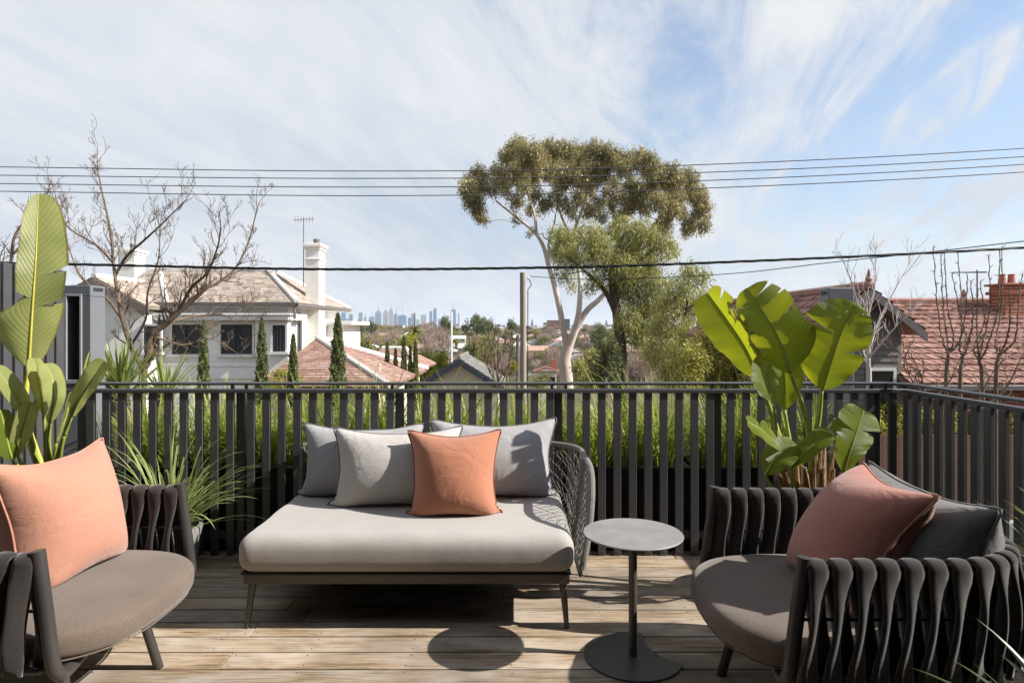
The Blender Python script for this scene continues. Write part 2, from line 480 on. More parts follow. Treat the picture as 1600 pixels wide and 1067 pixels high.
# ------------------------------------------------------------------ steel columns beyond the railing
M_COLM = m_paint('grey_steel_column', (.155, .165, .18), .45, .10, 1.5, .05, 90, .5)
M_COLD = m_paint('dark_steel_recess', (.03, .031, .034), .6, .2)
def column(name, label, x0, x1, y0, y1, top, window):
    t = thing(name, label, 'column', ((x0+x1)/2, (y0+y1)/2, -3.2))
    if window is None:
        child(MB().cbox(x0, x1, y0, y1, -3.2, top, .006), 'shaft', M_COLM, t)
    else:
        wx0, wx1, wz0, wz1 = window
        child(MB().cbox(x0, x1, y0, y1, -3.2, wz0, .004), 'shaft', M_COLM, t)
        child(MB().cbox(x0, wx0, y0, y1, wz0+.0005, wz1-.0005, .003), 'jamb', M_COLM, t)
        child(MB().cbox(wx1, x1, y0, y1, wz0+.0005, wz1-.0005, .003), 'jamb', M_COLM, t)
        child(MB().cbox(x0, x1, y0, y1, wz1, top, .004), 'head', M_COLM, t)
        child(MB().box(wx0+.001, wx1-.001, y1-.03, y1-.012, wz0+.001, wz1-.001), 'recess_panel', M_COLD, t)
        fr = MB(); w = .014
        fr.cbox(wx0-w, wx1+w, y0-.012, y0-.001, wz1, wz1+w, .002); fr.cbox(wx0-w, wx1+w, y0-.012, y0-.001, wz0-w, wz0, .002)
        fr.cbox(wx0-w*2.6, wx0, y0-.0125, y0-.001, wz0+.001, wz1-.001, .002); fr.cbox(wx1, wx1+w, y0-.0125, y0-.001, wz0+.001, wz1-.001, .002)
        child(fr, 'window_frame', m_paint('pale_grey_frame', (.30, .31, .33), .5, .1), t)
    # slot below the cap
    child(MB().box((x0+x1)/2-.05, (x0+x1)/2+.05, y0+.03, y1-.03, top+.0005, top+.004), 'slot', M_COLD, t)
    s = MB()
    if window is None: s.box(x0-.004, x0-.001, y0+.03, y1-.03, top-.045, top-.022)
    else: s.box(x1+.001, x1+.004, y0+.03, y1-.03, top-.035, top-.014)
    child(s, 'slot', M_COLD, t)
column('steel_column', 'grey steel box column with a framed opening beside the left screen', -3.04, -2.832, 4.30, 4.457, 1.735, (-2.985, -2.90, 1.10, 1.66))
column('steel_column', 'plain grey steel box column rising behind the big paddle leaves on the right', 2.153, 2.327, 4.35, 4.487, 1.722, None)
# ------------------------------------------------------------------ ledge and trough planters
M_CONC = m_paint('ledge_concrete', (.20, .19, .18), .85, .2, 2, .3, 40)
ledge = MB().box(-3.3, 2.9, 4.16, 4.95, -.40, -.10).build('ledge', M_CONC); tag(ledge, kind='structure')
wallb = MB().box(-3.3, 2.9, 4.2, 4.9, -3.2, -.401).build('ledge_wall', M_CONC); tag(wallb, kind='structure')
M_TROUGH = m_paint('black_trough', (.011, .011, .012), .55, .25, 4, .08, 60)
M_SOIL = m_paint('soil', (.035, .024, .016), .95, .4, 20, .8, 80)
M_GRASS = m_leaf('strappy_leaf', (.13, .18, .028), (.48, .50, .11), .48, .38, .45, (.40, .50, .06), 2.0, (.50, .40, .20))
def blade_mesh(specs, seg=6):
    """specs: list of (base, direction azimuth, lean, length, width, droop); a keeled strap each"""
    V = []; F = []; b = 0
    for (bx, by, bz), az, lean, ln, w, droop in specs:
        dx, dy = math.cos(az), math.sin(az); sx, sy = -dy, dx
        x = z = 0.0; ang = lean; st = ln/seg
        for i in range(seg+1):
            u = i/seg
            ww = w*(.55+.9*u if u < .35 else 1-.0*u)*(1-u**3.0)**.8 + .0004
            if u < .35: ww = w*(.6+1.1*u)*(1-u**3)**.8
            px, py, pz = bx+dx*x, by+dy*x, bz+z
            k = ww*.35
            V += [(px-sx*ww*.5, py-sy*ww*.5, pz+k*.5), (px, py, pz-k*.2), (px+sx*ww*.5, py+sy*ww*.5, pz+k*.5)]
            x += math.sin(ang)*st; z += math.cos(ang)*st; ang += droop/seg*(.4+1.4*u)
        for i in range(seg):
            a = b+i*3
            F += [(a, a+1, a+4, a+3), (a+1, a+2, a+5, a+4)]
        b += (seg+1)*3
    return np.array(V), np.array(F)
TX = [-2.72, -1.745, -.765, .215, 1.195, 2.14]
TL = ['first trough from the left screen', 'trough behind the left end of the daybed', 'trough behind the orange cushion', 'trough behind the side table', 'trough behind the broad paddle leaves']
for i in range(5):
    x0, x1 = TX[i]+.006, TX[i+1]-.006
    t = thing('trough_planter', 'long black planter outside the railing, ' + TL[i], 'planter', ((x0+x1)/2, 4.42, -.10), 0, 'black troughs outside the railing')
    child(MB().cbox(x0, x1, 4.20, 4.225, -.10, .50, .003).cbox(x0, x1, 4.615, 4.64, -.10, .50, .003)
          .cbox(x0, x0+.022, 4.2255, 4.6145, -.10, .50, .003).cbox(x1-.022, x1, 4.2255, 4.6145, -.10, .50, .003), 'trough_wall', M_TROUGH, t)
    child(MB().cbox(x0-.004, x1+.004, 4.188, 4.232, .502, .535, .003).cbox(x0-.004, x1+.004, 4.608, 4.652, .502, .535, .003), 'rim', M_TROUGH, t)
    child(MB().box(x0+.024, x1-.024, 4.227, 4.613, .30, .47), 'soil', M_SOIL, t)
    rg = random.Random(20+i); sp = []
    for c in range(15):
        tx, ty = x0+.05+(x1-x0-.1)*(c+.5)/15+rg.uniform(-.03,.03), rg.uniform(4.27, 4.56)
        cs = rg.uniform(.72, 1.2)
        for b in range(rg.randint(26, 72)):
            r = rg.uniform(0, .05); a = rg.uniform(0, 2*PI)
            az = a+rg.uniform(-.6,.6)
            lean = abs(rg.gauss(.16, .30)); ln = cs*rg.uniform(.36, .66)*(1 if rg.random() < .90 else 1.25)
            sp.append(((tx+r*math.cos(a), ty+r*math.sin(a)*.8, .47), az, lean, ln, rg.uniform(.007,.0135), rg.uniform(.2,2.2)))
    V, F = blade_mesh(sp)
    V[:,1] = np.maximum(V[:,1], 4.128)                     # blades rest against the slats
    o = npmesh('strappy_grass', V, F, M_GRASS, None, True)
    tag(o, 'dense green strappy grass growing in the ' + TL[i].replace('trough', 'black trough'), 'grass', 'strappy grass in the troughs', 'stuff')
# ------------------------------------------------------------------ unseen house behind the deck, made dark and tall to block sky
M_CLAD = m_paint('charcoal_cladding', (.06, .058, .056), .7, .2)
M_GLASSD = m_paint('dark_window_glass', (.012, .014, .016), .08, .1, 1, 0, spec=.6)
hb = thing('balcony_house', 'unseen house of the deck, made dark and tall to block sky light', 'house', (0, -1.6, -3.2))
child(MB().box(-8, -1.9, -6, -1.2, -3.2, 6.2).box(1.9, 8.0, -6, -1.2, -3.2, 6.2).box(-1.9, 1.9, -6, -1.2, 2.3, 6.2).box(-1.9, 1.9, -6, -1.2, -3.2, -.35), 'wall', M_CLAD, hb)
d_ = child(MB().box(-1.9, 1.9, -1.45, -1.40, -.02, 2.29), 'glass_door', M_GLASSD, hb)
child(MB().box(-8.4, 8.4, -6.4, -.7, 6.21, 6.45), 'roof', M_CLAD, hb)
child(MB().box(-3.4, 8.0, -1.19, 1.15, 2.62, 2.80), 'sky_block_slab', M_CLAD, hb)  # overhang added out of view to keep sky light off the chairs' near sides
# ------------------------------------------------------------------ soft goods
def sim_pillow(W, H, press, seed, tilt=12, lean=0.0, n=30, steps=70, grav=1.1, dent=None):
    """Two square cloths sewn at the rim, blown up and left to slump on a seat against a leaning back.
    x = across, -y = front, z = up; the seat is z=0, the back plane starts at y=0 and leans by `tilt` degrees."""
    rg = np.random.RandomState(seed)
    m = n+1
    gx, gz = np.meshgrid(np.linspace(-W/2, W/2, m), np.linspace(0, H, m), indexing='ij')
    inner = np.zeros((m, m), bool); inner[1:-1, 1:-1] = True
    F_id = np.arange(m*m).reshape(m, m); B_id = F_id.copy(); B_id[inner] = m*m + np.arange(inner.sum())
    th = R(tilt)
    def lay(x, z, y): return np.stack([x, y*math.cos(th)+z*math.sin(th)-.07, z*math.cos(th)-y*math.sin(th)+.02], -1)
    nz = vnoise(gx*9, gz*9, 0, seed)*.006
    front = lay(gx, gz, -.01+nz); back = lay(gx, gz, .01+nz)
    X = np.zeros((m*m+inner.sum(), 3)); X[F_id.ravel()] = front.reshape(-1, 3); X[B_id[inner]] = back[inner]
    Vv = np.zeros_like(X)
    groups = []
    hx, hz = W/n, H/n
    for ids in (F_id, B_id):
        rim = (ids == F_id)
        for par in (0, 1):
            for a, b, l, st in ((ids[par:-1:2, :], ids[par+1::2, :], hx, 1.0), (ids[:, par:-1:2], ids[:, par+1::2], hz, 1.0),
                                (ids[par:-1:2, :-1], ids[par+1::2, 1:], math.hypot(hx, hz), .35), (ids[par:-1:2, 1:], ids[par+1::2, :-1], math.hypot(hx, hz), .35)):
                k = min(a.shape[0], b.shape[0]); k2 = min(a.shape[1], b.shape[1])
                a, b = a[:k, :k2].ravel(), b[:k, :k2].ravel()
                rest = np.full(len(a), l)
                ra, rb = np.isin(a, np.concatenate([F_id[0], F_id[-1], F_id[:, 0], F_id[:, -1]])), np.isin(b, np.concatenate([F_id[0], F_id[-1], F_id[:, 0], F_id[:, -1]]))
                rest[ra & rb] *= .93                        # the seam gathers the cloth a little
                rest *= 1+.03*vnoise(X[a][:, 0]*11, X[a][:, 2]*13, 0, seed+5)+rg.uniform(-.012, .012, len(a))
                groups.append((a, b, rest, st))
    q = lambda ids: np.stack([ids[:-1, :-1], ids[1:, :-1], ids[1:, 1:], ids[:-1, 1:]], -1).reshape(-1, 4)
    FQ = np.concatenate([q(F_id), q(B_id)[:, ::-1]])
    bn = np.array([0, -math.cos(th), math.sin(th)]); dt = .016
    for s in range(steps):
        a, b, c, d = (X[FQ[:, i]] for i in range(4))
        nr = np.cross(c-a, d-b)*.5
        f = np.zeros_like(X)
        for i in range(4):
            for k in range(3): f[:, k] += np.bincount(FQ[:, i], nr[:, k]*.25, len(X))
        acc = f*press*len(X)/(W*H)*(min(1, s/25)); acc[:, 2] -= grav; acc[:, 1] += .5
        Xo = X.copy(); Vv = (Vv + acc*dt)*.93; X = X + Vv*dt
        for it in range(7):
            for a, b, rest, st in groups:
                dlt = X[b]-X[a]; ln = np.sqrt((dlt*dlt).sum(1))+1e-9
                cr = dlt*((ln-rest)/ln*.5*st*np.where(ln > rest, 1.0, .25))[:, None]
                X[a] += cr; X[b] -= cr
            X[:, 2] = np.maximum(X[:, 2], .0)
            pen = X @ bn; X += np.where(pen < 0, -pen, 0)[:, None]*bn
        Vv = (X-Xo)/dt
        sp = np.sqrt((Vv*Vv).sum(1)); Vv *= np.minimum(1, 3/(sp+1e-9))[:, None]
    rim = [F_id[i, 0] for i in range(m)] + [F_id[n, j] for j in range(1, m)] + [F_id[i, n] for i in range(n-1, -1, -1)] + [F_id[0, j] for j in range(n-1, 0, -1)]
    return X, FQ, X[rim]
def pillow(name, label, mat, pmat, W, H, press, seed, loc, rz, tilt, group=None, roll=0, **kw):
    X, FQ, rim = sim_pillow(W, H, press, seed, tilt, **kw)
    t = thing(name, label, 'cushion', loc, rz, group)
    o = npmesh('cover', X, FQ, mat, t, True)
    md = o.modifiers.new('sub', 'SUBSURF'); md.levels = 1; md.render_levels = 1
    pts = [Vector(p) for p in rim]; ctr = sum(pts, Vector())/len(pts)
    pts = [p+(p-ctr).normalized()*.001 for p in pts]
    MB().tube(pts+[pts[0]], .0048, 6, False).build('piping', pmat, t, True)
    if roll: t.rotation_euler = (0, roll, rz)
    return t
def soft_box(w, d, h, r, res=(28, 18, 6), crown=.012, seed=1, amp=.004):
    """rounded upholstered block, x,y centred, base at z=0"""
    V = []; F = []
    def clampv(p):
        q = (max(-w/2+r, min(w/2-r, p[0])), max(-d/2+r, min(d/2-r, p[1])), max(r-h/2 if h > 2*r else 0, min(h/2-r if h > 2*r else 0, p[2])))
        return q
    for ax, (n1, n2) in ((2, (res[0], res[1])), (1, (res[0], res[2])), (0, (res[1], res[2]))):
        for sg in (-1, 1):
            b = len(V); dims = [w, d, h]; o1, o2 = [i for i in range(3) if i != ax]
            for i in range(n1+1):
                for j in range(n2+1):
                    p = [0, 0, 0]; p[ax] = sg*dims[ax]/2
                    # more points near the rim
                    su = -math.cos(PI*i/n1)*.55+(-1+2*i/n1)*.45; sv = -math.cos(PI*j/n2)*.55+(-1+2*j/n2)*.45
                    p[o1] = su*dims[o1]/2; p[o2] = sv*dims[o2]/2
                    q = Vector(clampv(p)); dl = Vector(p)-q
                    rr = min(r, h/2)
                    pt = q + (dl.normalized()*rr if dl.length > 1e-9 else dl)
                    V.append(pt)
            for i in range(n1):
                for j in range(n2):
                    a = b+i*(n2+1)+j; qd = (a, a+n2+1, a+n2+2, a+1)
                    F.append(qd if (sg > 0) != (ax == 1) else qd[::-1])
    A = np.array([tuple(v) for v in V])
    e = np.clip(1-(2*A[:, 0]/w)**2, 0, 1)*np.clip(1-(2*A[:, 1]/d)**2, 0, 1)
    wr = vnoise(A[:, 0]*7, A[:, 1]*9, A[:, 2]*8, seed)*amp+vnoise(A[:, 0]*19, A[:, 1]*23, A[:, 2]*15, seed+3)*amp*.5
    A[:, 2] += np.where(A[:, 2] > 0, e*crown, 0)+wr*(A[:, 2] > -h*.2)
    A[:, 1] += wr*.8; A[:, 2] += h/2
    # weld
    key = {}; idx = []; out = []
    for p in np.round(A, 4):
        k = tuple(np.round(p/0.0008).astype(int))
        if k not in key: key[k] = len(out); out.append(tuple(p))
        idx.append(key[k])
    FF = [tuple(dict.fromkeys(idx[i] for i in f)) for f in F]
    return out, [f for f in FF if len(f) > 2]
M_GREYF = m_fabric('grey_outdoor_fabric', (.245, .238, .235))
M_LIGHTF = m_fabric('light_grey_fabric', (.42, .395, .37))
M_BACKF = m_fabric('blue_grey_fabric', (.30, .295, .30))
M_ORANGE = m_fabric('orange_linen', (.37, .155, .092), .12)
M_PEACH = m_fabric('peach_linen', (.41, .20, .138), .12, wrinkle=4.5)
M_TERRA = m_fabric('terracotta_linen', (.33, .14, .105), .12)
M_OPIPE = m_fabric('dark_orange_piping', (.20, .055, .02))
M_GPIPE = m_fabric('dark_grey_piping', (.13, .127, .125))
M_SEAT = m_fabric('mattress_fabric', (.33, .31, .29), .14, wrinkle=.9)
M_TAUPE = m_fabric('taupe_seat_fabric', (.125, .095, .074), .34, wrinkle=1.6)
M_CHARC = m_fabric('charcoal_fabric', (.115, .112, .108), .18)
M_STRAP = m_fabric('braided_strap', (.028, .022, .0195), .4, 300, .3, wrinkle=.8)
M_ROPE = m_fabric('grey_rope', (.17, .155, .145), .35, 300, .2)
M_BRONZE = m_paint('bronze_metal', (.085, .075, .068), .38, .12, 3, .05, 90, .5, .35)
M_TUBE = m_paint('dark_bronze_tube', (.058, .052, .050), .36, .12, 3, .05, 90, .5, .3)
# ------------------------------------------------------------------ daybed
DX, DY = -.5075, 3.505
bed = thing('daybed', 'light grey daybed on tapered metal legs with a woven rope back and right arm', 'daybed', (DX, DY, 0))
v, f = soft_box(1.615, .95, .178, .066, (44, 28, 10), .010, 5, .0035)
mt = MB().add(v, f).build('mattress', M_SEAT, bed, True, (0, 0, .277))
# seam round the lower edge
def rrect(w, d, r, z, n=8):
    pts = []
    for cx, cy, a0 in ((w/2-r, d/2-r, 0), (-w/2+r, d/2-r, 90), (-w/2+r, -d/2+r, 180), (w/2-r, -d/2+r, 270)):
        for i in range(n+1):
            a = R(a0+90*i/n); pts.append((cx+r*math.cos(a), cy+r*math.sin(a), z))
    return pts+[pts[0]]
MB().tube(rrect(1.560, .895, .055, .0135), .0045, 6, False).build('piping', M_SEAT, mt, True)
child(MB().cbox(DX-.785, DX+.785, 3.075, 3.105, .218, .268, .004).cbox(DX-.785, DX+.785, 3.905, 3.935, .218, .268, .004)
      .cbox(DX-.785, DX-.755, 3.1055, 3.9045, .218, .268, .004).cbox(DX+.755, DX+.785, 3.1055, 3.9045, .218, .268, .004), 'frame', M_BRONZE, bed)
sl = MB()
for i in range(9): sl.box(DX-.70+i*.17, DX-.66+i*.17, 3.106, 3.904, .245, .262)
child(sl, 'slat_base', M_BRONZE, bed)
child(MB().box(DX-.79, DX+.79, 3.06, 3.94, .269, .279), 'platform', M_DARK, bed)
for lx, ly, ox, oy in ((-1.262, 3.115, -.018, -.02), (.247, 3.115, .018, -.02), (-1.262, 3.895, -.018, .02), (.247, 3.895, .018, .02)):
    child(MB().tube([(lx, ly, .22), (lx+ox*.5, ly+oy*.5, .11), (lx+ox, ly+oy, 0.001)], [.020, .0155, .011], 12), 'leg', M_BRONZE, bed, True)
# back and right arm: a shell that flares outwards
def shell_pt(s, h):
    """s: metres along the shell from the left end of the back, h: 0..1 up the local height"""
    x0, x1, yb, r = -1.318, .318, 3.985, .17
    L1 = (x1-r)-x0; La = r*PI/2
    if s <= L1: p = Vector((x0+s, yb, 0)); nrm = Vector((0, 1, 0)); top = .715
    elif s <= L1+La:
        a = (s-L1)/r; p = Vector((x1-r+r*math.sin(a), yb-r+r*math.cos(a), 0)); nrm = Vector((math.sin(a), math.cos(a), 0)); top = .715
    else:
        q = s-L1-La; p = Vector((x1, yb-r-q, 0)); nrm = Vector((1, 0, 0)); top = .715
        e = max(0, (q-.36)/.37)
        top = .285+(.715-.285)*math.sqrt(max(0, 1-min(1, e)**2.3))
    bot = .262
    z = bot+(top-bot)*h
    fl = .085*((z-bot)/.45)**.8 + .012
    if s < .25: fl *= .45+.55*(s/.25)
    p = p+nrm*fl; p.z = z
    return p
SH_L = (.318-.17+1.318)+.17*PI/2+.735
net = MB(); wl = .064; rows = 15
for j in range(rows):
    pts = []; npt = int(SH_L/wl*6)
    for i in range(npt+1):
        s = SH_L*i/npt
        ph = math.sin(2*PI*s/wl + (PI if j % 2 else 0))
        pts.append(shell_pt(s, min(.985, max(.015, (j+.5+.53*ph)/rows))))
    net.tube(pts, .0031, 4, False)
for k in range(int(SH_L/wl*2)):                 # the knots that tie neighbouring cords
    s = (k+.5)*wl/2
    if k % 2 == 0: continue
child(net, 'rope_net', M_ROPE, bed, True)
net2 = MB()
for k in range(int(SH_L/.032)):
    s = .016+k*.032
    pts = [shell_pt(min(SH_L, s+.012*math.sin(h*30+k*2.1)), h) for h in [i/22 for i in range(23)]]
    net2.tube(pts, .0026, 4, False)
child(net2, 'rope_warp', M_ROPE, bed, True)
rim = [shell_pt(.0, h) for h in (0, .25, .5, .75, .93)]+[shell_pt(.012, .99)]+[shell_pt(SH_L*i/90, 1.0) for i in range(1, 91)]
child(MB().tube(rim, .0165, 10), 'rope_rim', M_ROPE, bed, True)
child(MB().tube([shell_pt(SH_L*i/60, 0.0) for i in range(61)], .011, 8), 'lower_rim', M_BRONZE, bed, True)
SEAT = .462
pillow('back_cushion', 'grey rectangular back cushion at the left end of the daybed', M_BACKF, M_GPIPE, .80, .535, 3.6, 3, (-.905, 3.985, SEAT), R(-2), 13)
pillow('back_cushion', 'grey rectangular back cushion at the right end of the daybed, dappled by leaf shadow', M_BACKF, M_GPIPE, .82, .57, 3.6, 8, (-.115, 3.985, SEAT), R(2), 12)
pillow('lumbar_cushion', 'light grey cushion leaning in front on the left of the orange one', M_LIGHTF, M_GPIPE, .79, .545, 3.2, 12, (-.665, 3.765, SEAT), R(3), 17)
pillow('square_cushion', 'square orange cushion in the middle of the daybed', M_ORANGE, M_OPIPE, .545, .545, 3.8, 21, (-.318, 3.575, SEAT), R(3), 15)
# ------------------------------------------------------------------ side table
tx, ty = .533, 2.823
tb = thing('side_table', 'round grey metal side table on a thin stem with a notched base', 'table', (tx, ty, 0))
M_TTOP = m_paint('grey_table_top', (.225, .21, .205), .5, .16, 9, .05, 200, .4)
MB().lathe([(.210, .539), (.2175, .5405), (.2185, .544), (.216, .547)], 64, ).build('table_top', M_TTOP, tb, True, sharp=50)
MB().lathe([(.0185, .010), (.0185, .538)], 20).build('stem', M_BRONZE, tb, True, sharp=40)
MB().lathe([(.06, .533), (.06, .5385)], 24).build('mounting_plate', M_BRONZE, tb, True, sharp=40)
def notched_disc():
    Rb = .213; c = (.319, .131); rb = .245; pts = []
    for i in range(160):
        a = 2*PI*i/160; x, y = Rb*math.cos(a), Rb*math.sin(a)
        if math.hypot(x-c[0], y-c[1]) > rb: pts.append((a, x, y))
    # rotate the list to start just after the bite
    gaps = max(range(len(pts)), key=lambda i: ((pts[(i+1) % len(pts)][0]-pts[i][0]) % (2*PI)))
    ring = [(x, y) for a, x, y in pts[gaps+1:]+pts[:gaps+1]]
    s, e = ring[-1], ring[0]
    a0 = math.atan2(s[1]-c[1], s[0]-c[0]) % (2*PI); a1 = math.atan2(e[1]-c[1], e[0]-c[0]) % (2*PI)
    for i in range(1, 20):
        a = a0+(a1-a0)*i/20; ring.append((c[0]+rb*math.cos(a), c[1]+rb*math.sin(a)))
    return ring
MB().prism(notched_disc(), .001, .010).build('base', M_BRONZE, tb)
# ------------------------------------------------------------------ club chairs
def sweep(path, U, W, a, b, n=10, p=2.6):
    """superelliptic band swept along path with per-point frames"""
    V = []; F = []; k = len(path)
    for i in range(k):
        for j in range(n):
            th = 2*PI*j/n; c, s_ = math.cos(th), math.sin(th)
            e = 2/p
            V.append(path[i]+U[i]*(a[i]*math.copysign(abs(c)**e, c))+W[i]*(b[i]*math.copysign(abs(s_)**e, s_)))
    for i in range(k-1):
        for j in range(n): F.append((i*n+j, i*n+(j+1) % n, (i+1)*n+(j+1) % n, (i+1)*n+j))
    F.append(tuple(range(n-1, -1, -1))); F.append(tuple((k-1)*n+j for j in range(n)))
    return V, F
SP = .0765; HW = .46; ZT, ZB = .672, .305
def strap_mesh():
    """one padded band: up the outside, over the top rail, down the inside, twisting on the way (T=x, outward=y)"""
    path = []; U = []; W = []; a = []; b = []
    T = Vector((1, 0, 0)); N_ = Vector((0, 1, 0)); Z = Vector((0, 0, 1))
    def leg(sign, n=13):
        out = []
        for i in range(n):
            t = i/(n-1)                              # 0 top .. 1 bottom
            sh = SP*.42*(.5-.5*math.cos(PI*min(1, t*1.05)))*sign
            tw = sign*R(52)*math.sin(PI*t)**1.2
            bul = .024+.016*math.sin(PI*t)*(.3 if sign > 0 else -.2)
            c = T*sh+N_*(sign*bul)+Z*(ZT-.008-(ZT-ZB)*t)
            out.append((c, (T*math.cos(tw)+N_*math.sin(tw)).normalized(), tw, .0350-.002*math.sin(PI*t)))
        return out
    o_ = leg(1); i_ = leg(-1)
    for c, u, tw, w in reversed(o_): path.append(c); U.append(u); a.append(w); b.append(.0115)
    for k in range(1, 8):
        an = PI*k/8
        path.append(N_*(.026*math.cos(an))+Z*(ZT-.008+.026*math.sin(an))); U.append(T.copy()); a.append(.0315); b.append(.0115)
    for c, u, tw, w in i_: path.append(c); U.append(u); a.append(w); b.append(.0115)
    k = len(path)
    for i in range(k):
        t = (path[min(i+1, k-1)]-path[max(i-1, 0)]).normalized()
        u = (U[i]-t*U[i].dot(t)).normalized(); U[i] = u; W.append(t.cross(u))
    V, F = sweep(path, U, W, a, b)
    me = bpy.data.meshes.new('strap'); me.from_pydata([tuple(v) for v in V], [], F); me.materials.append(M_STRAP)
    me.polygons.foreach_set('use_smooth', [True]*len(me.polygons)); me.update()
    return me
STRAP = strap_mesh()
XF, XB, RC = .40, -.445, .34
def Uplan(s):
    """arm and back line in plan: +y arm from the front post, round the back, to the -y post"""
    L1 = XF-(XB+RC); La = RC*PI/2; L2 = 2*(HW-RC)
    if s < L1: return Vector((XF-s, HW, 0)), Vector((0, 1, 0))
    s -= L1
    if s < La: a = s/RC; return Vector((XB+RC-RC*math.sin(a), HW-RC+RC*math.cos(a), 0)), Vector((-math.sin(a), math.cos(a), 0))
    s -= La
    if s < L2: return Vector((XB, HW-RC-s, 0)), Vector((-1, 0, 0))
    s -= L2
    if s < La: a = s/RC; return Vector((XB+RC-RC*math.cos(a), -HW+RC-RC*math.sin(a), 0)), Vector((-math.cos(a), -math.sin(a), 0))
    s -= La
    return Vector((XB+RC+s, -HW, 0)), Vector((0, -1, 0))
UL = 2*(XF-(XB+RC))+RC*PI+2*(HW-RC)
def club_chair(label, loc, rz, fl=1):
    t = thing('club_chair', label, 'armchair', loc, rz, 'pair of strap-back club chairs')
    rail_ = [Uplan(UL*i/80)[0] for i in range(81)]
    MB().tube([p+Vector((0, 0, ZT)) for p in rail_], .0105, 10).build('top_rail', M_TUBE, t, True)
    MB().tube([p+Vector((0, 0, ZB)) for p in rail_], .013, 10).build('lower_rail', M_TUBE, t, True)
    MB().tube([p*.985+Vector((0, 0, .50)) for p in rail_], .006, 8).build('middle_rail', M_TUBE, t, True)
    # front bow: post, bend, run under the seat, bend, post
    pts = []
    for sg in (1, -1):
        leg = [Vector((XF-.012, sg*HW, .705)), Vector((XF+.016, sg*HW, .50)), Vector((XF+.038, sg*HW, .335)), Vector((XF+.046, sg*(HW-.018), .285)),
               Vector((XF+.03, sg*(HW-.07), .262)), Vector((XF-.0, sg*(HW-.20), .258))]
        pts = leg if sg == 1 else pts+[Vector((XF-.04, .09, .258)), Vector((XF-.04, -.09, .258))]+leg[::-1]
    c = catmull(pts, 5)
    MB().tube(c, .0235, 14).build('front_post', M_TUBE, t, True, sharp=50)
    for lx, ly in ((.465, .135*fl), (.40, -.33*fl), (-.34, .22), (-.34, -.22)):
        sx = -.055 if lx > 0 else .06; sy = -.045*math.copysign(1, ly)
        MB().tube([(lx+sx, ly+sy, .275), (lx, ly, .002)], .0195, 14).build('leg', M_TUBE, t, True, sharp=50)
        MB().lathe([(.0185, 0), (.0185, .004)], 14, (lx, ly, .0004)).build('foot_cap', M_DARK, t)
    MB().cbox(-.40, .36, -.06, .06, .262, .2785, .004).cbox(-.30, -.22, -.40, .40, .2625, .278, .004).build('seat_frame', M_TUBE, t)
    n = int((UL-.07)/SP)
    for i in range(n+1):
        s = .045+i*(UL-.09)/n
        p, nr = Uplan(s)
        o = bpy.data.objects.new('strap', STRAP); COL.objects.link(o); o.parent = t
        o.location = p; o.rotation_euler = (0, 0, math.atan2(nr.y, nr.x)-PI/2)
    # seat: D-shaped, thick, domed
    V = []; F = []; nt, nr_ = 64, 16; prof = []
    for k in range(nr_+1):                # half profile top centre -> rim -> bottom centre
        prof.append(k)
    rings = []
    for k in range(25):
        u = k/24
        if u < .55:
            r = math.sin(u/.55*PI/2)**.8; z = 1
        a = PI*u
        r = math.sin(a)**.30 if 0 < u < 1 else 0.0
        z = math.copysign(abs(math.cos(a))**.55, math.cos(a))
        rings.append((r, z))
    for r, z in rings:
        for j in range(nt):
            th = 2*PI*j/nt; c_, s_ = math.cos(th), math.sin(th)
            e = 2/(2.6 if c_ > 0 else 3.6)
            x = .12+(.475 if c_ > 0 else .47)*math.copysign(abs(c_)**e, c_)*r
            y = .452*math.copysign(abs(s_)**(2/2.9), s_)*r
            zz = .350+(.070 if z > 0 else .072)*z+.012*(1-r)*(z > 0)
            V.append((x, y, zz))
    A = np.array(V); wv = vnoise(A[:, 0]*8, A[:, 1]*8, A[:, 2]*10, 2)*.003; A[:, 2] += wv
    for i in range(len(rings)-1):
        for j in range(nt): F.append((i*nt+j, (i+1)*nt+j, (i+1)*nt+(j+1) % nt, i*nt+(j+1) % nt))
    seat = MB().add([tuple(p) for p in A], F).build('seat_cushion', M_TAUPE, t, True)
    seam = []
    for j in range(nt+1):
        th = 2*PI*j/nt; c_, s_ = math.cos(th), math.sin(th); e = 2/(2.6 if c_ > 0 else 3.6)
        seam.append((.12+(.475 if c_ > 0 else .47)*math.copysign(abs(c_)**e, c_)*.962, .452*math.copysign(abs(s_)**(2/2.9), s_)*.962, .296))
    MB().tube(seam, .0035, 6, False).build('piping', M_TAUPE, seat, True)
    return t
club_chair('dark strap-back club chair at the left with a peach cushion', (-1.975, 2.60, 0), 0)
club_chair('dark strap-back club chair at the right with a terracotta cushion', (1.34, 2.54, 0), PI, -1)
CS = .425
pillow('square_cushion', 'large peach linen cushion standing in the left club chair', M_PEACH, M_PEACH, .64, .64, 3.8, 33, (-2.045, 2.745, CS), R(84), 9)
pillow('back_cushion', 'charcoal back cushion behind the peach one in the left club chair', M_CHARC, M_CHARC, .62, .54, 4.5, 36, (-2.36, 2.56, CS), R(90), 10)
pillow('square_cushion', 'terracotta linen cushion leaning back in the right club chair', M_TERRA, M_TERRA, .59, .60, 3.6, 41, (1.355, 2.51, CS), R(-94), 33)
pillow('back_cushion', 'charcoal cushion behind the terracotta one in the right club chair', M_CHARC, M_CHARC, .82, .535, 5.2, 44, (1.755, 2.50, CS), R(-90), 5)
